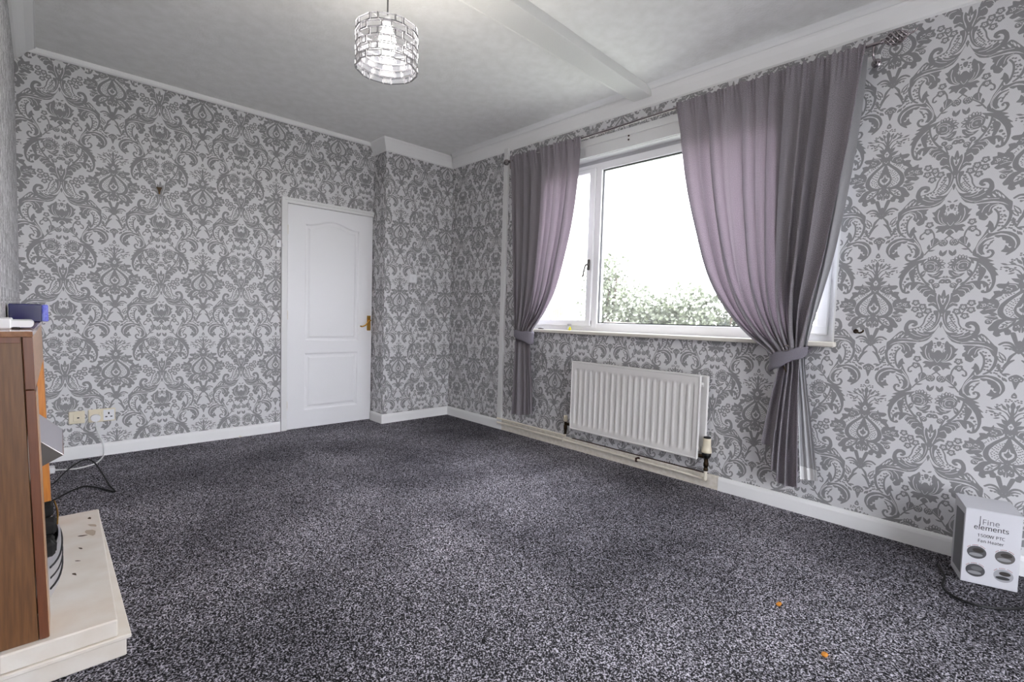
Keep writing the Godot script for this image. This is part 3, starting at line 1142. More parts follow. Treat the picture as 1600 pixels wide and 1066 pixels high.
func hedge(at: Vector3, half: Vector3, count: int, label: String, sown: int) -> void:
	var t := thing("hedge", label, "hedge", at)
	var r := RandomNumberGenerator.new()
	r.seed = sown
	for k in 7:
		var st := start()
		var a := TAU * k / 7.0
		var foot := Vector3(cos(a) * half.x * 0.2, 0, sin(a) * half.z * 0.6)
		tube(st, curve([foot, foot * 1.2 + Vector3(0, half.y * 0.5, 0), foot * 1.6 + Vector3(0, half.y * 0.85, 0)], 4), 0.03, 0.008, 6)
		commit(done(st), "stem", M.bark, t)
	var lf := start()
	var pts := [Vector3(0, 0, 0), Vector3(0.5, 0.32, 0.06), Vector3(1.0, 0, 0), Vector3(0.5, -0.32, 0.06)]
	tri(lf, pts[0], pts[1], pts[2], Vector3(0, 0, 1))
	tri(lf, pts[0], pts[2], pts[3], Vector3(0, 0, 1))
	var mesh := done(lf).commit()
	mesh.surface_set_material(0, M.leaf)
	var mm := MultiMesh.new()
	mm.transform_format = MultiMesh.TRANSFORM_3D
	mm.use_colors = true
	mm.mesh = mesh
	mm.instance_count = count
	var bumps := []
	for k in 16:
		bumps.append(Vector3(r.randf_range(-0.7, 0.7) * half.x, r.randf_range(0.35, 0.9) * half.y, r.randf_range(-0.9, 0.9) * half.z))
	for i in count:
		var c: Vector3 = bumps[i % 16]
		var rad := half.y * 0.28
		var dir := Vector3(r.randfn(), r.randfn(), r.randfn()).normalized()
		var p := c + dir * rad * pow(r.randf(), 0.35) * Vector3(minf(1.0, half.x * 2.0), 1.0, minf(1.0, half.z * 2.0))
		p.y = clampf(p.y, 0.05, half.y + 0.1 * r.randf())
		var s := r.randf_range(0.06, 0.13)
		var b := Basis(Vector3(r.randfn(), r.randfn(), r.randfn()).normalized(), r.randf() * TAU).scaled(Vector3.ONE * s)
		mm.set_instance_transform(i, Transform3D(b, p))
		var g := r.randf_range(0.6, 1.3)
		mm.set_instance_color(i, Color(g, g, g * 0.95))
	var leaves := MultiMeshInstance3D.new()
	leaves.multimesh = mm
	leaves.name = "foliage"
	leaves.set_meta("kind", "stuff")
	t.add_child(leaves, true)


# ---------- fireplace ----------
# the surround is not quite square to the wall and leans back a little
func front_x(y: float, z: float) -> float:
	return -3.128 + (2.37 - z) * 0.018 - (y - 0.125) * 0.024


func leaning(st: SurfaceTool, back: float, ahead: float, y0: float, y1: float, z0: float, z1: float, bev: float, from_front := false) -> void:
	var p := []
	for i in 8:
		var y := y1 if i & 2 else y0
		var z := z1 if i & 4 else z0
		var x := back if not from_front else front_x(y, z) + back
		if i & 1:
			x = front_x(y, z) + ahead
		p.append(Vector3(x, y, z))
	hexa(st, p, bev)


func build_fireplace() -> void:
	var h := thing("hearth", "cream stepped stone hearth on the carpet below the fire surround", "hearth")
	var st := start()
	box(st, Vector3(LEFT + 0.001, 0, 1.265), Vector3(-2.955, 0.058, 2.388), 0.003)
	commit(done(st), "plinth", M.slab, h)
	st = start()
	box(st, Vector3(LEFT + 0.001, 0.058, 1.246), Vector3(-2.944, 0.072, 2.402), 0.003)
	commit(done(st), "lower_slab", M.slab, h)
	st = start()
	var p := []
	for i in 8:
		var z := 2.394 if i & 4 else 1.312
		p.append(Vector3((-2.976 if i & 4 else -2.951) if i & 1 else LEFT + 0.002, 0.125 if i & 2 else 0.072, z))
	hexa(st, p, 0.004)
	commit(done(st), "upper_slab", M.slab, h)
	# scorch and dirt lying on the stone
	for s: Array in [[-2.985, 1.52, 0.035, 0.5], [-3.02, 1.62, 0.022, 1.2], [-2.995, 1.60, 0.05, 0.2], [-3.035, 1.75, 0.015, 0.4], [-3.045, 1.87, 0.014, 0.9], [-2.99, 1.42, 0.02, 0.1], [-3.06, 1.98, 0.018, 0.2]]:
		st = start()
		var ring := []
		for k in 10:
			var a := TAU * k / 10.0
			var r: float = s[2] * (0.5 + 0.5 * rng.randf())
			ring.append(Vector3(s[0], 0.1254, s[1]) + Vector3(cos(a) * r * 0.35, 0, sin(a) * r).rotated(Vector3.UP, s[3]))
		for k in range(1, 9):
			tri(st, ring[0], ring[k], ring[k + 1], Vector3.UP)
		commit(done(st), "scorch_mark", M.soot_pale if s[2] > 0.03 else M.soot, h)
	var f := thing("fire_surround", "brown wooden fire surround standing on the hearth", "fireplace")
	st = start()
	leaning(st, LEFT + 0.003, -0.022, 0.125, 0.985, 2.345, 2.370, 0.001)
	commit(done(st), "side_panel", M.wood_dark, f)
	st = start()
	leaning(st, -0.020, 0.0, 0.125, 0.838, 2.22, 2.371, 0.0015, true)
	commit(done(st), "leg", M.wood_edge, f)
	st = start()
	leaning(st, -0.020, 0.0, 0.840, 0.985, 2.345, 2.371, 0.0015, true)
	leaning(st, LEFT + 0.003, -0.024, 0.968, 0.985, 2.366, 2.371, 0.001)
	commit(done(st), "end_strip", M.wood_edge, f)
	st = start()
	leaning(st, LEFT + 0.003, -0.001, 0.832, 0.985, 1.33, 2.345, 0.001)
	commit(done(st), "header", M.wood_tan, f)
	st = start()
	leaning(st, LEFT + 0.003, 0.0, 0.125, 0.832, 1.33, 1.45, 0.001)
	commit(done(st), "leg", M.wood_orange, f)
	st = start()
	leaning(st, -0.004, 0.0012, 0.126, 0.83, 2.225, 2.368, 0.0, true)
	commit(done(st), "leg_facing", M.wood_tan, f)
	st = start()
	leaning(st, LEFT + 0.002, 0.001, 0.985, 1.000, 1.325, 2.372, 0.001)
	commit(done(st), "mantel_shelf", M.mantel, f)
	st = start()
	box(st, Vector3(LEFT + 0.003, 0.125, 1.45), Vector3(-3.165, 0.832, 2.22), 0)
	commit(done(st), "back_panel", M.slab, f)
	# the fire itself
	var e := thing("gas_fire", "metal fire with a grey canopy hood inside the surround", "fire")
	st = start()
	var near_end := [Vector3(-3.165, 0.640, 2.0), Vector3(-3.083, 0.560, 2.0), Vector3(-3.165, 0.515, 2.0)]
	var far_end := [Vector3(-3.165, 0.655, 1.54), Vector3(-3.075, 0.560, 1.54), Vector3(-3.165, 0.515, 1.54)]
	quad(st, near_end[0], near_end[1], far_end[1], far_end[0], Vector3(1, 1, 0))
	commit(done(st), "hood_face", M.steel, e)
	st = start()
	quad(st, near_end[1], near_end[2], far_end[2], far_end[1], Vector3(0, -1, 0))
	tri(st, near_end[0], near_end[1], near_end[2], Vector3(0, 0, 1))
	tri(st, far_end[0], far_end[1], far_end[2], Vector3(0, 0, -1))
	commit(done(st), "hood_shaded_side", M.dark_and_shaded_steel, e)  # shade on the hood's ends and underside painted as a darker metal
	st = start()
	tube(st, [near_end[0], near_end[1], far_end[1]], 0.0012, 0.0012, 6)
	commit(done(st), "hood_edge", M.chrome, e)
	st = start()
	var rows := [[], [], [], []]
	for k in 25:
		var z := lerpf(1.56, 2.22, k / 24.0)
		var x := -3.160 + 0.068 * (1.0 - pow((z - 1.89) / 0.33, 2))
		rows[0].append(Vector3(x - 0.006, 0.262, z))
		rows[1].append(Vector3(x, 0.262, z))
		rows[2].append(Vector3(x + 0.003, 0.19, z))
		rows[3].append(Vector3(x, 0.126, z))
	grid(st, rows)
	commit(done(st), "bowed_fret", M.steel_pale, e)
	for y: float in [0.160, 0.195, 0.230]:
		st = start()
		var pts := []
		for k in 13:
			var z := lerpf(1.66, 2.12, k / 12.0)
			pts.append(Vector3(-3.1575 + 0.068 * (1.0 - pow((z - 1.89) / 0.33, 2)), y + 0.012 * sin(k * 0.5), z))
		tube(st, pts, 0.0035, 0.0035, 6)
		commit(done(st), "fret_slot", M.black, e)
	boxed("fire_box", Vector3(-3.166, 0.126, 1.50), Vector3(-3.150, 0.50, 2.21), 0.002, M.coal, e)
	for k in 9:
		st = start()
		var c := Vector3(-3.136 + 0.006 * (k % 2), 0.262 + 0.02 * (k % 3), 1.62 + k * 0.065)
		var q := []
		for i in 8:
			q.append(c + Vector3(0.028 if i & 1 else -0.024, 0.024 if i & 2 else -0.022, 0.036 if i & 4 else -0.034) * (0.7 + 0.4 * rng.randf()))
		hexa(st, q, 0.008)
		commit(done(st), "coal", M.coal, e)
	st = start()
	tube(st, curve([Vector3(-3.105, 0.315, 1.70), Vector3(-3.098, 0.30, 1.78), Vector3(-3.100, 0.27, 1.84)], 5), 0.003, 0.003, 6)
	commit(done(st), "brass_trim", M.brass, e)
	# on the mantel
	var bx := thing("storage_case", "dark blue case with a clear blue end on the mantel", "case", Vector3(0, 1.000, 0))
	boxed("body", Vector3(-3.222, 0, 1.38), Vector3(-3.128, 0.070, 1.545), 0.003, M.blue, bx)
	boxed("clear_end", Vector3(-3.1275, 0.001, 1.382), Vector3(-3.110, 0.068, 1.543), 0.003, M.blue_clear, bx)
	var dv := thing("media_player", "slim white plastic device with a rounded end on the mantel", "device", Vector3(0, 1.000, 0))
	boxed("body", Vector3(-3.224, 0, 2.08), Vector3(-3.194, 0.030, 2.22), 0.003, M.plastic, dv)
	st = start()
	var outline := []
	for k in 13:
		var a := -PI / 2 + PI * k / 12.0
		outline.append(Vector2(-3.157 + cos(a) * 0.010, 0.014 + sin(a) * 0.010))
	outline.append(Vector2(-3.20, 0.024))
	outline.append(Vector2(-3.20, 0.004))
	slab_of(st, outline, 2.06, 2.19)
	commit(done(st), "rounded_bar", M.plastic, dv)
	boxed("foot", Vector3(-3.193, 0, 2.10), Vector3(-3.176, 0.006, 2.19), 0.001, M.black, dv)


# an outline in x and y, given depth along z
func slab_of(st: SurfaceTool, o: Array, z0: float, z1: float) -> void:
	var c := Vector2.ZERO
	for q: Vector2 in o:
		c += q / o.size()
	for i in o.size():
		var a: Vector2 = o[i]
		var b: Vector2 = o[(i + 1) % o.size()]
		var n := (a + b) / 2.0 - c
		quad(st, Vector3(a.x, a.y, z0), Vector3(b.x, b.y, z0), Vector3(b.x, b.y, z1), Vector3(a.x, a.y, z1), Vector3(n.x, n.y, 0))
		tri(st, Vector3(a.x, a.y, z0), Vector3(b.x, b.y, z0), Vector3(c.x, c.y, z0), Vector3(0, 0, -1))
		tri(st, Vector3(a.x, a.y, z1), Vector3(b.x, b.y, z1), Vector3(c.x, c.y, z1), Vector3(0, 0, 1))


# ---------- curtains ----------
func pole_y(z: float) -> float:
	return 2.437 + (z - 0.94) * 0.0172


# one hanging of cloth: left and right edges as (height, z), gathered folds between
func cloth_sheet(left: Array, right: Array, top: Array, low: Array, folds: float, amp: Array, x_at: Array, cols: int, rows_n: int, header: bool, phase: float) -> SurfaceTool:
	var st := start(true)
	var rows := []
	for i in rows_n + 1:
		var t := float(i) / rows_n
		if header:
			t = pow(t, 1.25)
		var row := []
		for j in cols + 1:
			var s := float(j) / cols
			var y := lerpf(at_s(top, s), at_s(low, s), t)
			var zl := at_height(left, y)
			var zr := at_height(right, y)
			var ph := s * folds + 0.22 * sin(s * 9.0 + phase) + 0.13 * sin(s * 23.0 + phase * 2.0) + phase
			var a: float = lerpf(amp[0], amp[1], t)
			a *= 0.75 + 0.35 * sin(s * 31.0 + phase * 3.0)
			var wave := sin(ph * TAU)
			wave = signf(wave) * pow(absf(wave), 0.8)
			var fade := clampf((2.49 - y - 0.02) / 0.16, 0.0, 1.0) if header else 1.0
			var x: float = lerpf(x_at[0], x_at[1], t) - a * wave * (0.3 + 0.7 * fade)
			var z := lerpf(zl, zr, s) + a * 0.5 * cos(ph * TAU) * fade
			if header:
				var g := (1.0 - fade) * 0.0085
				x -= g * sin(s * folds * 3.6 * TAU + 1.8 * sin(s * 40.0)) * (0.6 + 0.4 * sin(s * 71.0)) + (1.0 - fade) * 0.016
				if i == 0:
					y += 0.005 * sin(s * folds * 3.1 * TAU) + 0.003 * sin(s * 97.0)
			row.append(Vector3(x, y, z))
		rows.append(row)
	grid(st, rows)
	return st


func at_s(list: Array, s: float) -> float:
	var k := s * (list.size() - 1)
	var i := mini(int(k), list.size() - 2)
	return lerpf(list[i], list[i + 1], k - i)


func v2(a: Array) -> Array:
	var out := []
	for i in range(0, a.size(), 2):
		out.append(Vector2(a[i], a[i + 1]))
	return out


func build_curtains() -> void:
	var pole := thing("curtain_pole", "thin metal curtain pole with scrolled ends above the window", "curtain pole")
	var st := start()
	tube(st, [Vector3(-0.10, pole_y(0.965), 0.965), Vector3(-0.10, pole_y(3.665), 3.665)], 0.0085, 0.0085, 12)
	commit(done(st), "rod", M.chrome, pole)
	for s in 2:
		var z0: float = 3.66 if s else 0.97
		var d := 1.0 if s else -1.0
		var size := 1.0 if s else 0.72
		st = start(true)
		for k in 6:   # a cage of spiral wires
			var pts := []
			for i in 17:
				var t := i / 16.0
				var r := 0.033 * sin(PI * pow(t, 0.8)) * size
				var a := TAU * (k / 6.0 + t * 0.8)
				pts.append(Vector3(-0.10 + cos(a) * r, pole_y(z0) + sin(a) * r, z0 + d * (0.01 + t * 0.095) * size))
			tube(st, pts, 0.0052 * size, 0.0052 * size, 6)
		tube(st, [Vector3(-0.10, pole_y(z0), z0 - d * 0.006), Vector3(-0.10, pole_y(z0), z0 + d * 0.014)], 0.012, 0.010, 10)
		tube(st, curve([Vector3(-0.10, pole_y(z0), z0 + d * 0.10 * size), Vector3(-0.10, pole_y(z0) + 0.004, z0 + d * 0.125 * size), Vector3(-0.10, pole_y(z0) + 0.018, z0 + d * 0.135 * size)], 4), 0.006 * size, 0.003, 8)
		commit(done(st), "finial", M.chrome, pole)
		var zb: float = 3.625 if s else 0.985
		st = start(true)
		tube(st, curve([Vector3(-0.10, pole_y(zb) - 0.012, zb), Vector3(-0.10, pole_y(zb) - 0.045, zb), Vector3(-0.085, pole_y(zb) - 0.062, zb), Vector3(-0.02, pole_y(zb) - 0.064, zb)], 4), 0.006, 0.006, 8)
		lathe(st, [Vector2(0.001, 0), Vector2(0.022, 0), Vector2(0.022, 0.005), Vector2(0.001, 0.008)], Transform3D(Basis(Vector3(0, 0, 1), Vector3(-1, 0, 0), Vector3(0, -1, 0)), Vector3(-0.022 if s else 0.0, pole_y(zb) - 0.064, zb)), 14)
		commit(done(st), "bracket", M.chrome, pole)
	# left curtain
	var c := thing("curtain", "narrower mauve grey curtain left of the window, tied back", "curtain", Vector3.ZERO, "tied-back curtains")
	var ll := v2([2.50, 1.000, 2.468, 1.003, 1.995, 1.040, 1.432, 1.080, 0.953, 1.122, 0.86, 1.126, 0.812, 1.120, 0.47, 1.110, 0.10, 1.100])
	var lr := v2([2.50, 1.789, 2.461, 1.788, 2.193, 1.776, 1.856, 1.735, 1.562, 1.663, 1.284, 1.568, 1.100, 1.449, 0.967, 1.325, 0.90, 1.304, 0.824, 1.305, 0.497, 1.342, 0.10, 1.372])
	commit(done(cloth_sheet(ll, lr, [2.472, 2.466], [0.90, 0.90], 9.0, [0.018, 0.030], [-0.100, -0.095], 220, 70, true, 0.3)), "drape", M.curtain, c)
	commit(done(cloth_sheet(ll, lr, [0.93, 0.92], [0.195, 0.20, 0.215, 0.245], 4.2, [0.016, 0.022], [-0.095, -0.090], 90, 30, false, 0.1)), "skirt", M.curtain, c)
	var bl := v2([2.5, 1.01, 2.468, 1.013, 1.432, 1.090, 0.953, 1.135, 0.8, 1.14])
	var br := v2([2.5, 1.40, 2.0, 1.39, 1.432, 1.33, 1.10, 1.25, 0.953, 1.20, 0.8, 1.19])
	commit(done(cloth_sheet(bl, br, [2.46, 2.46], [0.90, 0.90], 4.2, [0.006, 0.010], [-0.064, -0.062], 60, 50, false, 0.4)), "lining", M.lining, c)
	tie_band(c, 0.905, 1.216, 0.108, 0.047, -0.16, 0.082, Vector3(-0.004, 0.955, 1.11))
	# right curtain
	c = thing("curtain", "wide mauve grey curtain right of the window, pulled across and tied", "curtain", Vector3.ZERO, "tied-back curtains")
	var rl := v2([2.52, 2.566, 2.483, 2.569, 2.248, 2.595, 1.952, 2.645, 1.657, 2.722, 1.368, 2.821, 1.168, 2.941, 1.018, 3.082, 0.908, 3.228, 0.860, 3.262, 0.800, 3.262, 0.618, 3.229, 0.387, 3.196, 0.10, 3.180])
	var rr := v2([2.52, 3.600, 2.486, 3.597, 2.215, 3.577, 1.965, 3.550, 1.676, 3.512, 1.412, 3.474, 1.208, 3.432, 0.955, 3.390, 0.88, 3.378, 0.60, 3.384, 0.10, 3.405])
	commit(done(cloth_sheet(rl, rr, [2.488, 2.491], [0.88, 0.90], 12.0, [0.020, 0.034], [-0.104, -0.100], 300, 80, true, 0.55)), "drape", M.curtain, c)
	commit(done(cloth_sheet(rl, rr, [0.87, 0.93], [0.385, 0.375, 0.365, 0.36, 0.235, 0.235, 0.165, 0.155, 0.155, 0.165, 0.17], 4.6, [0.018, 0.026], [-0.098, -0.088], 120, 34, false, 0.75)), "skirt", M.curtain, c)
	var gl := v2([2.5, 3.16, 2.3, 3.17, 1.965, 3.19, 1.412, 3.22, 0.955, 3.335, 0.84, 3.36, 0.231, 3.415, 0.1, 3.42])
	var gr := v2([2.5, 3.597, 2.3, 3.594, 2.0, 3.574, 1.676, 3.538, 1.412, 3.499, 1.208, 3.455, 0.955, 3.404, 0.84, 3.408, 0.579, 3.448, 0.231, 3.503, 0.1, 3.52])
	commit(done(cloth_sheet(gl, gr, [2.46, 2.46], [0.90, 0.90], 4.2, [0.006, 0.010], [-0.064, -0.062], 60, 50, false, 0.2)), "lining", M.lining, c)
	commit(done(cloth_sheet(gl, gr, [0.92, 0.92], [0.29, 0.285], 1.2, [0.008, 0.012], [-0.082, -0.080], 20, 24, false, 0.2)), "lining", M.lining, c)
	commit(done(cloth_sheet(gl, gr, [0.29, 0.285], [0.215, 0.228], 1.2, [0.012, 0.012], [-0.0803, -0.080], 20, 6, false, 0.2)), "lining_hem", M.white, c)
	tie_band(c, 0.893, 3.318, 0.092, 0.05, 0.42, 0.078, Vector3(-0.004, 0.95, 3.41))
	st = start(true)
	var pts := []
	for k in 17:
		var a := TAU * k / 16.0
		pts.append(Vector3(-0.152, 0.945 + sin(a) * 0.014, 3.325 + cos(a) * 0.017))
	tube(st, pts, 0.003, 0.003, 8, false)
	commit(done(st), "tie_ring", M.chrome, c)
	st = start(true)
	tube(st, curve([Vector3(-0.15, 0.842, 3.318), Vector3(-0.158, 0.83, 3.325), Vector3(-0.154, 0.815, 3.33)], 4), 0.0035, 0.0035, 8)
	commit(done(st), "tie_hook", M.bronze, c)


# the band that gathers a curtain, and the tail that runs from it to a hook in the wall
func tie_band(c: Node3D, y: float, z: float, rz: float, rx: float, slope: float, high: float, hook: Vector3) -> void:
	var st := start(true)
	var rows := []
	for v: Array in [[0.0, 0.94], [0.0, 1.0], [0.15, 1.05], [0.3, 1.05], [0.45, 1.04], [0.6, 1.05], [0.75, 1.06], [0.9, 1.05], [1.0, 1.0], [1.0, 0.94]]:
		var ring := []
		for k in 40:
			var a := TAU * k / 40.0
			var ridge: float = v[1] + 0.03 * sin(v[0] * 19.0 + a * 2.0)
			var q := Vector3(-0.097 - cos(a) * rx * ridge, y + high * (v[0] - 0.5) * (1.0 - 0.3 * sin(a) * signf(slope)), z + sin(a) * rz * ridge)
			q.y += sin(a) * rz * slope + 0.004 * sin(a * 5.0 + v[0] * 4.0)
			ring.append(q)
		rows.append(ring)
	grid(st, rows, true)
	commit(done(st), "tieback", M.tie, c)
	st = start(true)
	var from := Vector3(-0.075, y + signf(hook.z - z) * rz * slope * 0.9, z + signf(hook.z - z) * rz * 0.95)
	tube(st, curve([from, from.lerp(hook, 0.5) - Vector3(0, 0.008, 0), hook], 5), 0.010, 0.004, 8)
	commit(done(st), "tieback_tail", M.tie, c)


# ---------- radiator and its pipes ----------
func build_radiator() -> void:
	var r := thing("radiator", "white panel radiator on the wall below the window", "radiator")
	var z0 := 1.768
	var z1 := 2.820
	var y0 := 0.195
	var y1 := 0.728
	var st := start(true)
	var rows := []
	var steps := 20 * 10
	for i in 41:
		var row := []
		var ty := i / 40.0
		var y := lerpf(y0, y1, ty)
		var ey := smoothstep(0.085, 0.105, ty) * (1.0 - smoothstep(0.875, 0.895, ty))
		for k in steps + 21:
			var z := lerpf(z0, z1, float(k) / (steps + 20))
			var u := (z - z0 - 0.03) / (z1 - z0 - 0.06) * 20.0
			var f := absf(fposmod(u, 1.0) - 0.5)
			var d := (1.0 - smoothstep(0.27, 0.36, f)) if u > 0.0 and u < 20.0 else 0.0
			row.append(Vector3(-0.100 + 0.0058 * d * ey, y, z))
		rows.append(row)
	grid(st, rows, false, true)
	commit(done(st), "front_panel", M.radiator, r)
	st = start()
	for e: Array in [[Vector3(-0.104, y0 - 0.004, z0 - 0.003), Vector3(-0.084, y0 + 0.009, z1 + 0.003)], [Vector3(-0.104, y1 - 0.008, z0 - 0.003), Vector3(-0.078, y1 + 0.004, z1 + 0.003)], [Vector3(-0.104, y0, z0 - 0.004), Vector3(-0.084, y1, z0 + 0.008)], [Vector3(-0.104, y0, z1 - 0.008), Vector3(-0.084, y1, z1 + 0.004)]]:
		box(st, e[0], e[1], 0.004)
	commit(done(st), "panel_edge", M.radiator, r)
	st = start()
	box(st, Vector3(-0.050, y0 + 0.02, z0 + 0.01), Vector3(-0.030, y1 + 0.002, z1 + 0.030), 0.006)
	commit(done(st), "back_panel", M.radiator, r)
	boxed("top_grille", Vector3(-0.082, y1 - 0.006, z0 + 0.01), Vector3(-0.046, y1 + 0.001, z1 - 0.005), 0.001, M.radiator, r)
	for y: float in [y0 + 0.06, y1 - 0.06]:
		for z: float in [z0 + 0.02, z1 - 0.012]:
			st = start(true)
			tube(st, [Vector3(-0.09, y, z), Vector3(-0.035, y, z)], 0.016, 0.016, 12)
			commit(done(st), "end_connector", M.radiator, r)
	for z: float in [z0 + 0.2, z1 - 0.2]:
		boxed("wall_bracket", Vector3(-0.032, 0.25, z), Vector3(-0.001, 0.68, z + 0.03), 0.002, M.radiator, r)
	# left valve
	var v := Node3D.new()
	v.name = "lockshield_valve"
	r.add_child(v, true)
	st = start(true)
	lathe(st, [Vector2(0.001, 0.282), Vector2(0.014, 0.280), Vector2(0.016, 0.272), Vector2(0.017, 0.232), Vector2(0.012, 0.230), Vector2(0.001, 0.23)], Transform3D(Basis(), Vector3(-0.06, 0, 1.690)), 14)
	commit(done(st), "cap", M.plastic_old, v)
	st = start(true)
	lathe(st, [Vector2(0.001, 0.232), Vector2(0.011, 0.23), Vector2(0.011, 0.20), Vector2(0.015, 0.198), Vector2(0.015, 0.165), Vector2(0.012, 0.163), Vector2(0.012, 0.128), Vector2(0.001, 0.127)], Transform3D(Basis(), Vector3(-0.06, 0, 1.690)), 12)
	tube(st, [Vector3(-0.06, 0.212, 1.690), Vector3(-0.06, 0.212, z0 + 0.02)], 0.011, 0.011, 10)
	commit(done(st), "body", M.bronze, v)
	# right valve with its thermostatic head
	v = Node3D.new()
	v.name = "thermostatic_valve"
	r.add_child(v, true)
	var at := Transform3D(Basis(), Vector3(-0.06, 0, 2.866))
	st = start(true)
	lathe(st, [Vector2(0.001, 0.342), Vector2(0.022, 0.341), Vector2(0.023, 0.334), Vector2(0.022, 0.333)], at, 18)
	commit(done(st), "cap_disc", M.black, v)
	st = start(true)
	lathe(st, [Vector2(0.001, 0.334), Vector2(0.024, 0.333), Vector2(0.0245, 0.325), Vector2(0.0245, 0.285), Vector2(0.030, 0.262), Vector2(0.032, 0.246), Vector2(0.031, 0.240), Vector2(0.001, 0.240)], at, 20)
	commit(done(st), "head", M.plastic_old, v)
	st = start(true)
	lathe(st, [Vector2(0.001, 0.241), Vector2(0.029, 0.241), Vector2(0.027, 0.222), Vector2(0.018, 0.205), Vector2(0.014, 0.203), Vector2(0.001, 0.203)], at, 18)
	commit(done(st), "collar", M.black, v)
	st = start(true)
	lathe(st, [Vector2(0.001, 0.206), Vector2(0.013, 0.205), Vector2(0.013, 0.175), Vector2(0.016, 0.173), Vector2(0.016, 0.152), Vector2(0.012, 0.150), Vector2(0.012, 0.138), Vector2(0.015, 0.136), Vector2(0.015, 0.122), Vector2(0.001, 0.121)], at, 14)
	tube(st, [Vector3(-0.06, 0.212, 2.866), Vector3(-0.075, 0.212, 2.80)], 0.012, 0.012, 10)
	commit(done(st), "body", M.bronze, v)
	# pipework along the skirting
	var p := thing("heating_pipe", "cream painted upper pipe from the boxing to the left radiator valve", "pipe", Vector3.ZERO, "heating pipes")
	st = start(true)
	tube(st, curve([Vector3(-0.040, 0.108, 0.84), Vector3(-0.041, 0.108, 1.3), Vector3(-0.043, 0.108, 1.62), Vector3(-0.052, 0.106, 1.672), Vector3(-0.060, 0.118, 1.690), Vector3(-0.060, 0.150, 1.690)], 6), 0.0085, 0.0085, 10)
	commit(done(st), "tube", M.pipe, p)
	p = thing("heating_pipe", "cream painted lower pipe along the skirting to the thermostatic valve", "pipe", Vector3.ZERO, "heating pipes")
	st = start(true)
	tube(st, curve([Vector3(-0.040, 0.070, 0.84), Vector3(-0.041, 0.070, 1.8), Vector3(-0.043, 0.066, 2.5), Vector3(-0.045, 0.062, 2.83)], 6), 0.0085, 0.0085, 10)
	commit(done(st), "tube", M.pipe, p)
	st = start(true)
	tube(st, curve([Vector3(-0.045, 0.062, 2.82), Vector3(-0.055, 0.063, 2.855), Vector3(-0.060, 0.075, 2.866), Vector3(-0.060, 0.135, 2.866)], 5), 0.012, 0.011, 12)
	commit(done(st), "elbow", M.pipe, p)
	for z: float in [1.64, 2.34]:
		st = start()
		box(st, Vector3(-0.052, 0.052, z), Vector3(-0.012, 0.082, z + 0.018), 0.003)
		commit(done(st), "pipe_clip", M.rust_and_shadow if z > 2.0 else M.old_white, p)
	# boxed riser
	st = start()
	box(st, Vector3(-0.022, 0.035, 0.812), Vector3(0.001, 2.60, 0.868), 0.002)
	tag(commit(done(st), "riser_cover", M.white), "tall narrow white cover strip on the wall left of the left curtain", "trunking")


# ---------- ceiling light ----------
func build_lamp() -> void:
	var at := Vector3(-2.099, 0, 2.387)
	var l := thing("pendant_light", "clear acrylic block drum pendant light hanging from the ceiling", "ceiling light", at)
	var st := start()
	tube(st, [Vector3(0, 2.26, 0), Vector3(0, 2.68, 0)], 0.0032, 0.0032, 8)
	commit(done(st), "cord", M.grey_flex, l)
	st = start(true)
	lathe(st, [Vector2(0.001, 2.66), Vector2(0.02, 2.662), Vector2(0.045, 2.675), Vector2(0.048, 2.69)], Transform3D(), 20)
	commit(done(st), "ceiling_rose", M.plastic, l)
	st = start(true)
	lathe(st, [Vector2(0.001, 2.27), Vector2(0.012, 2.268), Vector2(0.018, 2.25), Vector2(0.020, 2.222), Vector2(0.001, 2.22)], Transform3D(), 16)
	commit(done(st), "lamp_holder", M.plastic, l)
	st = start(true)
	lathe(st, [Vector2(0.001, 2.225), Vector2(0.014, 2.222), Vector2(0.030, 2.20), Vector2(0.036, 2.17), Vector2(0.035, 2.145), Vector2(0.026, 2.125), Vector2(0.010, 2.117), Vector2(0.001, 2.116)], Transform3D(), 20)
	commit(done(st), "bulb", M.bulb, l)
	var lamp := OmniLight3D.new()
	lamp.name = "bulb_light"
	lamp.position = Vector3(0, 2.165, 0)
	lamp.light_color = Color(1.0, 0.97, 0.93)
	lamp.light_energy = 0.23
	lamp.light_size = 0.025
	lamp.omni_range = 12.0
	lamp.omni_attenuation = 2.0
	lamp.shadow_enabled = true
	l.add_child(lamp, true)
	var shade := Node3D.new()
	shade.name = "lamp_shade"
	l.add_child(shade, true)
	st = start(true)
	for k in 3:
		var a := TAU * k / 3.0 + 0.4
		tube(st, [Vector3(cos(a) * 0.018, 2.226, sin(a) * 0.018), Vector3(cos(a) * 0.119, 2.214, sin(a) * 0.119)], 0.0015, 0.0015, 6)
	commit(done(st), "spider", M.chrome, shade)
	var r := 0.121
	var wide := acrylic_block(2.0 * r * sin(deg_to_rad(15.0)) - 0.0012, 0.0262)
	var short := acrylic_block(2.0 * r * sin(deg_to_rad(7.5)) - 0.0012, 0.0262)
	for row in 6:
		for k in 16:
			var o := MeshInstance3D.new()
			o.mesh = short if k % 2 else wide
			o.name = "acrylic_block"
			var a := deg_to_rad((k / 2) * 45.0 + (22.5 if k % 2 else 0.0) + (22.5 if row % 2 else 0.0) + 8.0)
			var d := r * cos(deg_to_rad(7.5 if k % 2 else 15.0))
			o.transform = Transform3D(Basis(Vector3.UP, -a + PI / 2), Vector3(cos(a) * d, 2.069 + row * 0.0275, sin(a) * d))
			shade.add_child(o, true)


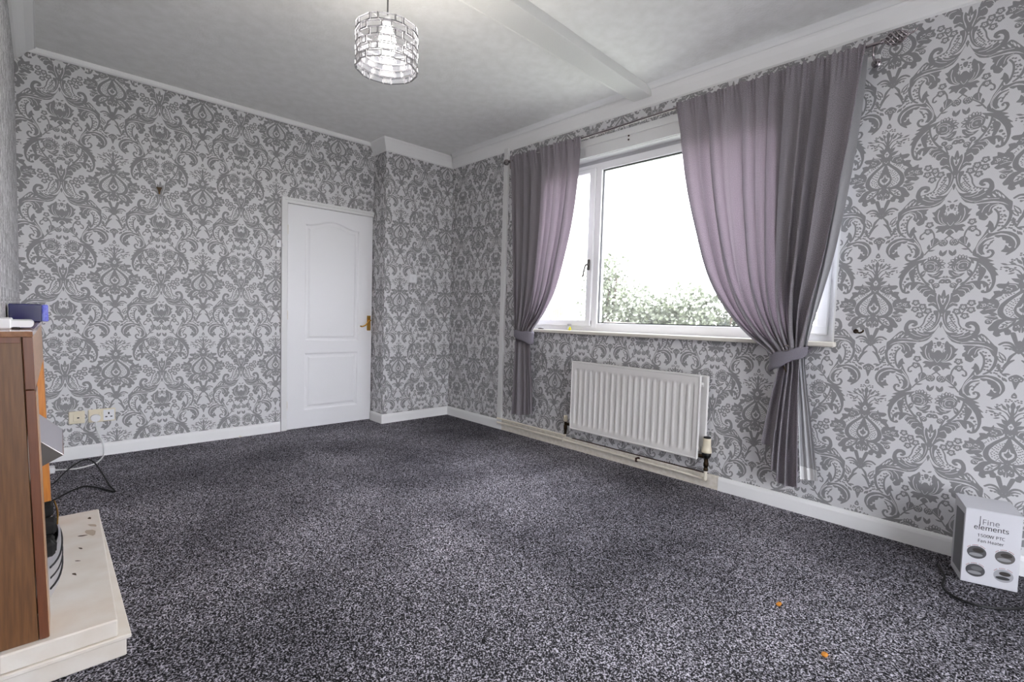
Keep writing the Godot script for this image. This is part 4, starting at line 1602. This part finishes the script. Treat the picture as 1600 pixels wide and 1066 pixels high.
# a clear block with frosted bevelled edges, facing z
func acrylic_block(w: float, h: float) -> ArrayMesh:
	var mesh := ArrayMesh.new()
	var d := 0.0045
	var b := 0.0022
	var st := start()
	for s: float in [-1.0, 1.0]:
		quad(st, Vector3(-w / 2 + b, -h / 2 + b, s * d), Vector3(w / 2 - b, -h / 2 + b, s * d), Vector3(w / 2 - b, h / 2 - b, s * d), Vector3(-w / 2 + b, h / 2 - b, s * d), Vector3(0, 0, s))
		# a cut ridge across the face
		var m := h * 0.08
		quad(st, Vector3(-w / 2 + b, -m, s * d), Vector3(w / 2 - b, -m, s * d), Vector3(w / 2 - b, 0, s * (d + 0.0012)), Vector3(-w / 2 + b, 0, s * (d + 0.0012)), Vector3(0, -0.3, s))
		quad(st, Vector3(-w / 2 + b, m, s * d), Vector3(w / 2 - b, m, s * d), Vector3(w / 2 - b, 0, s * (d + 0.0012)), Vector3(-w / 2 + b, 0, s * (d + 0.0012)), Vector3(0, 0.3, s))
	done(st).commit(mesh)
	st = start()
	for s: float in [-1.0, 1.0]:
		for t: float in [-1.0, 1.0]:
			quad(st, Vector3(-w / 2, t * h / 2, 0), Vector3(w / 2, t * h / 2, 0), Vector3(w / 2 - b, t * (h / 2 - b), s * d), Vector3(-w / 2 + b, t * (h / 2 - b), s * d), Vector3(0, t, s))
			quad(st, Vector3(t * w / 2, -h / 2, 0), Vector3(t * w / 2, h / 2, 0), Vector3(t * (w / 2 - b), h / 2 - b, s * d), Vector3(t * (w / 2 - b), -h / 2 + b, s * d), Vector3(t, 0, s))
	done(st).commit(mesh)
	mesh.surface_set_material(0, M.acrylic)
	mesh.surface_set_material(1, M.frost)
	return mesh


# ---------- small things ----------
func build_small_things() -> void:
	# sockets on the far wall
	var s := thing("phone_socket", "cream blanking plate left of the double socket on the far wall", "socket")
	boxed("plate", Vector3(-3.008, 0.245, FAR), Vector3(-2.924, 0.331, FAR + 0.014), 0.004, M.plastic_old, s)
	boxed("cover", Vector3(-2.985, 0.262, FAR + 0.013), Vector3(-2.940, 0.312, FAR + 0.018), 0.002, M.plastic_old, s)
	boxed("port", Vector3(-2.965, 0.282, FAR + 0.0175), Vector3(-2.953, 0.290, FAR + 0.0185), 0, M.black, s)
	s = thing("double_socket", "yellowed double power socket low on the far wall", "socket")
	boxed("plate", Vector3(-2.906, 0.243, FAR), Vector3(-2.758, 0.334, FAR + 0.011), 0.004, M.plastic_old, s)
	boxed("face", Vector3(-2.825, 0.250, FAR + 0.010), Vector3(-2.764, 0.326, FAR + 0.0125), 0.002, M.plastic, s)
	for h: Array in [[-2.795, 0.300, 0.008, 0.014], [-2.809, 0.276, 0.012, 0.007], [-2.781, 0.276, 0.012, 0.007]]:
		boxed("pin_hole", Vector3(h[0] - h[2] / 2, h[1] - h[3] / 2, FAR + 0.012), Vector3(h[0] + h[2] / 2, h[1] + h[3] / 2, FAR + 0.0132), 0, M.black, s)
	for x: float in [-2.850, -2.836]:
		boxed("rocker", Vector3(x, 0.297, FAR + 0.010), Vector3(x + 0.010, 0.318, FAR + 0.016), 0.002, M.plastic_old, s)
	var c := thing("power_cable", "white power lead plugged into the double socket and trailing on the carpet", "cable")
	var st := start()
	var o := []
	for k in 14:
		var a := TAU * k / 14.0
		o.append(Vector2(-2.868 + cos(a) * 0.027, 0.280 + sin(a) * (0.030 if sin(a) < 0 else 0.020)))
	slab_of(st, o, FAR + 0.011, FAR + 0.040)
	commit(done(st), "plug", M.plastic, c)
	st = start(true)
	tube(st, curve([Vector3(-2.868, 0.262, -0.205), Vector3(-2.866, 0.22, -0.195), Vector3(-2.855, 0.165, -0.195), Vector3(-2.832, 0.10, -0.192), Vector3(-2.826, 0.04, -0.188), Vector3(-2.834, 0.008, -0.170), Vector3(-2.885, 0.007, -0.005), Vector3(-2.98, 0.007, 0.058), Vector3(-3.06, 0.008, 0.035), Vector3(-3.085, 0.014, 0.045)]), 0.0045, 0.0045, 8)
	commit(done(st), "flex", M.flex_white, c)
	st = start()
	box(st, Vector3(-3.145, 0.002, 0.015), Vector3(-3.083, 0.040, 0.085), 0.006)
	tag(commit(done(st), "extension_block", M.plastic), "small white extension block on the carpet behind the hearth", "extension lead")
	st = start(true)
	tube(st, curve([Vector3(-3.12, 0.010, 0.20), Vector3(-3.097, 0.016, 0.36), Vector3(-3.045, 0.062, 0.325), Vector3(-2.99, 0.097, 0.285), Vector3(-2.943, 0.108, 0.265), Vector3(-2.91, 0.098, 0.32), Vector3(-2.884, 0.066, 0.46), Vector3(-2.860, 0.026, 0.61), Vector3(-2.841, 0.007, 0.70), Vector3(-2.875, 0.007, 0.64), Vector3(-2.956, 0.008, 0.50), Vector3(-3.03, 0.007, 0.55), Vector3(-3.10, 0.007, 0.66), Vector3(-3.18, 0.007, 0.72)]), 0.0045, 0.0045, 8)
	tag(commit(done(st), "black_cable", M.black), "looped black cable lying on the carpet by the hearth", "cable")
	# light switch
	s = thing("light_switch", "small white light switch on the boxed-out corner", "light switch")
	boxed("plate", Vector3(-0.503, 1.366, 0), Vector3(-0.417, 1.452, 0.009), 0.004, M.plastic, s)
	boxed("rocker", Vector3(-0.467, 1.394, 0.008), Vector3(-0.453, 1.424, 0.014), 0.002, M.plastic, s)
	# sensor on the door frame
	s = thing("door_sensor", "small white sensor fixed beside the left door frame", "sensor")
	boxed("body", Vector3(-1.672, 1.598, FAR), Vector3(-1.632, 1.662, FAR + 0.022), 0.003, M.plastic, s)
	boxed("magnet", Vector3(-1.628, 1.612, -0.216), Vector3(-1.610, 1.634, -0.206), 0.002, M.plastic, s)
	boxed("marking", Vector3(-1.661, 1.636, FAR + 0.0215), Vector3(-1.651, 1.652, FAR + 0.0225), 0, M.ink_pale, s)
	# picture hook
	s = thing("picture_hook", "little brass picture hook high on the far wall", "hook", Vector3(-2.487, 1.92, FAR))
	st = start()
	slab_of(st, [Vector2(-0.020, 0.022), Vector2(0.018, 0.024), Vector2(0.006, -0.010), Vector2(0.002, -0.028), Vector2(-0.006, -0.026), Vector2(-0.008, -0.006)], 0.0, 0.006)
	commit(done(st), "plate", M.bronze, s)
	st = start(true)
	tube(st, curve([Vector3(0, -0.022, 0.004), Vector3(0, -0.028, 0.014), Vector3(0, -0.018, 0.02)], 4), 0.003, 0.0025, 6)
	commit(done(st), "hook", M.brass, s)
	# tie-back hook
	st = start(true)
	tube(st, curve([Vector3(0, 1.050, 3.610), Vector3(-0.02, 1.047, 3.618), Vector3(-0.026, 1.043, 3.632), Vector3(-0.026, 1.050, 3.645), Vector3(-0.022, 1.058, 3.646)], 5), 0.005, 0.004, 8)
	lathe(st, [Vector2(0.001, 0.0), Vector2(0.012, 0.0), Vector2(0.012, 0.004), Vector2(0.001, 0.006)], Transform3D(Basis(Vector3(0, 0, 1), Vector3(-1, 0, 0), Vector3(0, -1, 0)), Vector3(0, 1.05, 3.610)), 12)
	tag(commit(done(st), "wall_hook", M.bronze), "small dark tie-back hook on the wall right of the window", "hook")
	# on the sill
	s = thing("yellow_ornament", "tiny yellow ornament on the window sill", "ornament", Vector3(0.015, 0.969, 1.637))
	st = start(true)
	lathe(st, [Vector2(0.001, 0.0), Vector2(0.011, 0.001), Vector2(0.013, 0.008), Vector2(0.009, 0.016), Vector2(0.001, 0.018)], Transform3D(), 12)
	lathe(st, [Vector2(0.001, 0.014), Vector2(0.007, 0.016), Vector2(0.008, 0.022), Vector2(0.005, 0.028), Vector2(0.001, 0.029)], Transform3D(Basis(), Vector3(-0.003, 0, 0.003)), 12)
	commit(done(st), "body", M.yellow, s)
	s = thing("jar", "small glass jar with a grey lid on the sill behind the ornament", "jar", Vector3(0.050, 0.969, 1.60))
	st = start(true)
	lathe(st, [Vector2(0.001, 0.0), Vector2(0.017, 0.001), Vector2(0.018, 0.006), Vector2(0.018, 0.030), Vector2(0.014, 0.036), Vector2(0.001, 0.036)], Transform3D(), 16)
	commit(done(st), "glass", M.jar, s)
	st = start(true)
	lathe(st, [Vector2(0.001, 0.036), Vector2(0.016, 0.036), Vector2(0.016, 0.050), Vector2(0.001, 0.051)], Transform3D(), 16)
	commit(done(st), "lid", M.steel, s)
	st = start(true)
	lathe(st, [Vector2(0.001, 0.0), Vector2(0.024, 0.001), Vector2(0.026, 0.006), Vector2(0.018, 0.010), Vector2(0.001, 0.011)], Transform3D(Basis(), Vector3(-0.01, 0.966, 1.335)), 16)
	tag(commit(done(st), "coaster", M.dark_and_shaded_steel), "little dark round lid on the sill by the left curtain", "lid")
	heater_carton()
	# crumbs on the carpet
	for q: Array in [[-1.098, 3.647, 0.013, "small orange crumb on the carpet nearer the window wall"], [-1.294, 3.849, 0.017, "larger orange crumb at the bottom edge of the carpet"], [-1.951, -0.215, 0.010, "pale crumb on the carpet by the far wall"]]:
		st = start()
		var pts := []
		for i in 8:
			pts.append(Vector3(q[0], 0.007, q[1]) + Vector3(1 if i & 1 else -1, 0.45 if i & 2 else -0.45, 0.7 if i & 4 else -0.7) * q[2] * (0.6 + 0.4 * rng.randf()))
		hexa(st, pts, q[2] * 0.25)
		tag(commit(done(st), "crumb", M.plastic_old if q[1] < 0.0 else M.crumb), q[3], "crumb")


func heater_carton() -> void:
	var b0 := Vector3(-0.290, 0.004, 4.104)
	var u := Vector3(0.051, 0, 0.172).normalized()
	var v := Vector3(u.z, 0, -u.x)
	var frame := Basis(u, Vector3.UP, -v)
	var t := thing("heater_carton", "white cardboard fan heater carton by the window wall", "box", b0)
	t.basis = frame
	var w := 0.179
	var h := 0.318
	var d := 0.155
	boxed("carton", Vector3(0, 0, -d), Vector3(w, h, 0), 0.0015, M.card, t)
	var st := start()
	# the lid flap stands a little proud
	hexa(st, [Vector3(-0.001, h, -d - 0.002), Vector3(w + 0.001, h, -d - 0.002), Vector3(-0.001, h + 0.016, -d - 0.002), Vector3(w + 0.001, h + 0.013, -d - 0.002), Vector3(0, h, 0), Vector3(w, h, 0), Vector3(0, h + 0.0015, 0), Vector3(w, h + 0.0015, 0)], 0.0004)
	commit(done(st), "lid_flap", M.card, t)
	var side := boxed("side_print", Vector3(-0.0006, 0.03, -d + 0.03), Vector3(0.0002, h - 0.03, -0.012), 0, M.ink_pale, t)
	side.set_meta("label", "grey printed picture down the carton's side")
	lettering(t, "Fine", 0.052, Vector3(0.082, 0.268, 0.0004), M.ink_pale)
	lettering(t, "elements", 0.108, Vector3(0.084, 0.244, 0.0004), M.ink)
	boxed("logo_bar", Vector3(0.0475, 0.252, 0), Vector3(0.0495, 0.292, 0.0007), 0, M.ink, t)
	lettering(t, "1500W PTC", 0.085, Vector3(0.086, 0.210, 0.0004), M.ink)
	lettering(t, "Fan Heater", 0.080, Vector3(0.086, 0.187, 0.0004), M.ink)
	var grey := [Color(0.30, 0.30, 0.31), Color(0.36, 0.35, 0.35), Color(0.28, 0.28, 0.29), Color(0.62, 0.62, 0.64)]
	for k in 4:
		var c := Vector3(0.045 + (k % 2) * 0.088, 0.135 - (k / 2) * 0.078, 0.0)
		var pic := Node3D.new()
		pic.name = "printed_picture"
		t.add_child(pic, true)
		oval(pic, "backdrop", c, 0.031, 0.027, 0.0006, paint(grey[k], 0.5))
		oval(pic, "detail", c + Vector3(-0.002, -0.010, 0), 0.022, 0.007, 0.0010, paint(Color(0.55, 0.55, 0.56) if k < 3 else Color(0.20, 0.20, 0.21), 0.5))
		oval(pic, "detail", c + Vector3(0.004, 0.009, 0), 0.018, 0.009, 0.0010, paint(Color(0.20, 0.18, 0.17) if k != 2 else Color(0.4, 0.4, 0.41), 0.5))
		st = start()
		for i in 14:
			if i % 5 == 3:
				continue
			var a := deg_to_rad(150.0 - i * 8.5)
			var e := deg_to_rad(150.0 - i * 8.5 - 6.5)
			quad(st, c + Vector3(cos(a) * 0.0335, sin(a) * 0.0300, 0.0005), c + Vector3(cos(e) * 0.0335, sin(e) * 0.0300, 0.0005), c + Vector3(cos(e) * 0.0358, sin(e) * 0.0325, 0.0005), c + Vector3(cos(a) * 0.0358, sin(a) * 0.0325, 0.0005), Vector3(0, 0, 1))
		commit(done(st), "caption", M.caption, pic)
	for k in 3:
		boxed("top_print", Vector3(0.05 + k * 0.028, h + 0.0068, -0.12), Vector3(0.066 + k * 0.028, h + 0.0072, -0.07), 0, M.ink_pale, t).basis = Basis(Vector3.RIGHT, 0.0)
	st = start(true)
	tube(st, curve([Vector3(-0.20, 0.008, 4.02), Vector3(-0.31, 0.008, 4.055), Vector3(-0.43, 0.008, 4.06), Vector3(-0.49, 0.008, 4.10), Vector3(-0.506, 0.008, 4.16), Vector3(-0.469, 0.008, 4.227), Vector3(-0.377, 0.008, 4.30), Vector3(-0.20, 0.008, 4.36), Vector3(-0.08, 0.008, 4.40)]), 0.005, 0.005, 8)
	tag(commit(done(st), "heater_cable", M.black), "black cable curling over the carpet in front of the carton", "cable")


func oval(parent: Node3D, called: String, c: Vector3, rx: float, ry: float, up: float, mat: Material) -> void:
	var st := start()
	for k in 24:
		var a := TAU * k / 24.0
		var e := TAU * (k + 1) / 24.0
		tri(st, c + Vector3(0, 0, up), c + Vector3(cos(a) * rx, sin(a) * ry, up), c + Vector3(cos(e) * rx, sin(e) * ry, up), Vector3(0, 0, 1))
		quad(st, c + Vector3(cos(a) * rx, sin(a) * ry, 0), c + Vector3(cos(e) * rx, sin(e) * ry, 0), c + Vector3(cos(e) * rx, sin(e) * ry, up), c + Vector3(cos(a) * rx, sin(a) * ry, up), Vector3(cos(a), sin(a), 0))
	commit(done(st), called, mat, parent)


func lettering(parent: Node3D, text: String, width: float, c: Vector3, mat: Material) -> void:
	var m := TextMesh.new()
	var f := SystemFont.new()
	f.font_names = PackedStringArray(["Droid Sans"])
	m.font = f
	m.text = text
	m.font_size = 32
	m.depth = 0.02
	m.pixel_size = 0.01
	m.material = mat
	var o := MeshInstance3D.new()
	o.mesh = m
	o.name = "lettering"
	var k := width / m.get_aabb().size.x
	o.transform = Transform3D(Basis().scaled(Vector3(k, k, 0.02)), c)
	parent.add_child(o, true)
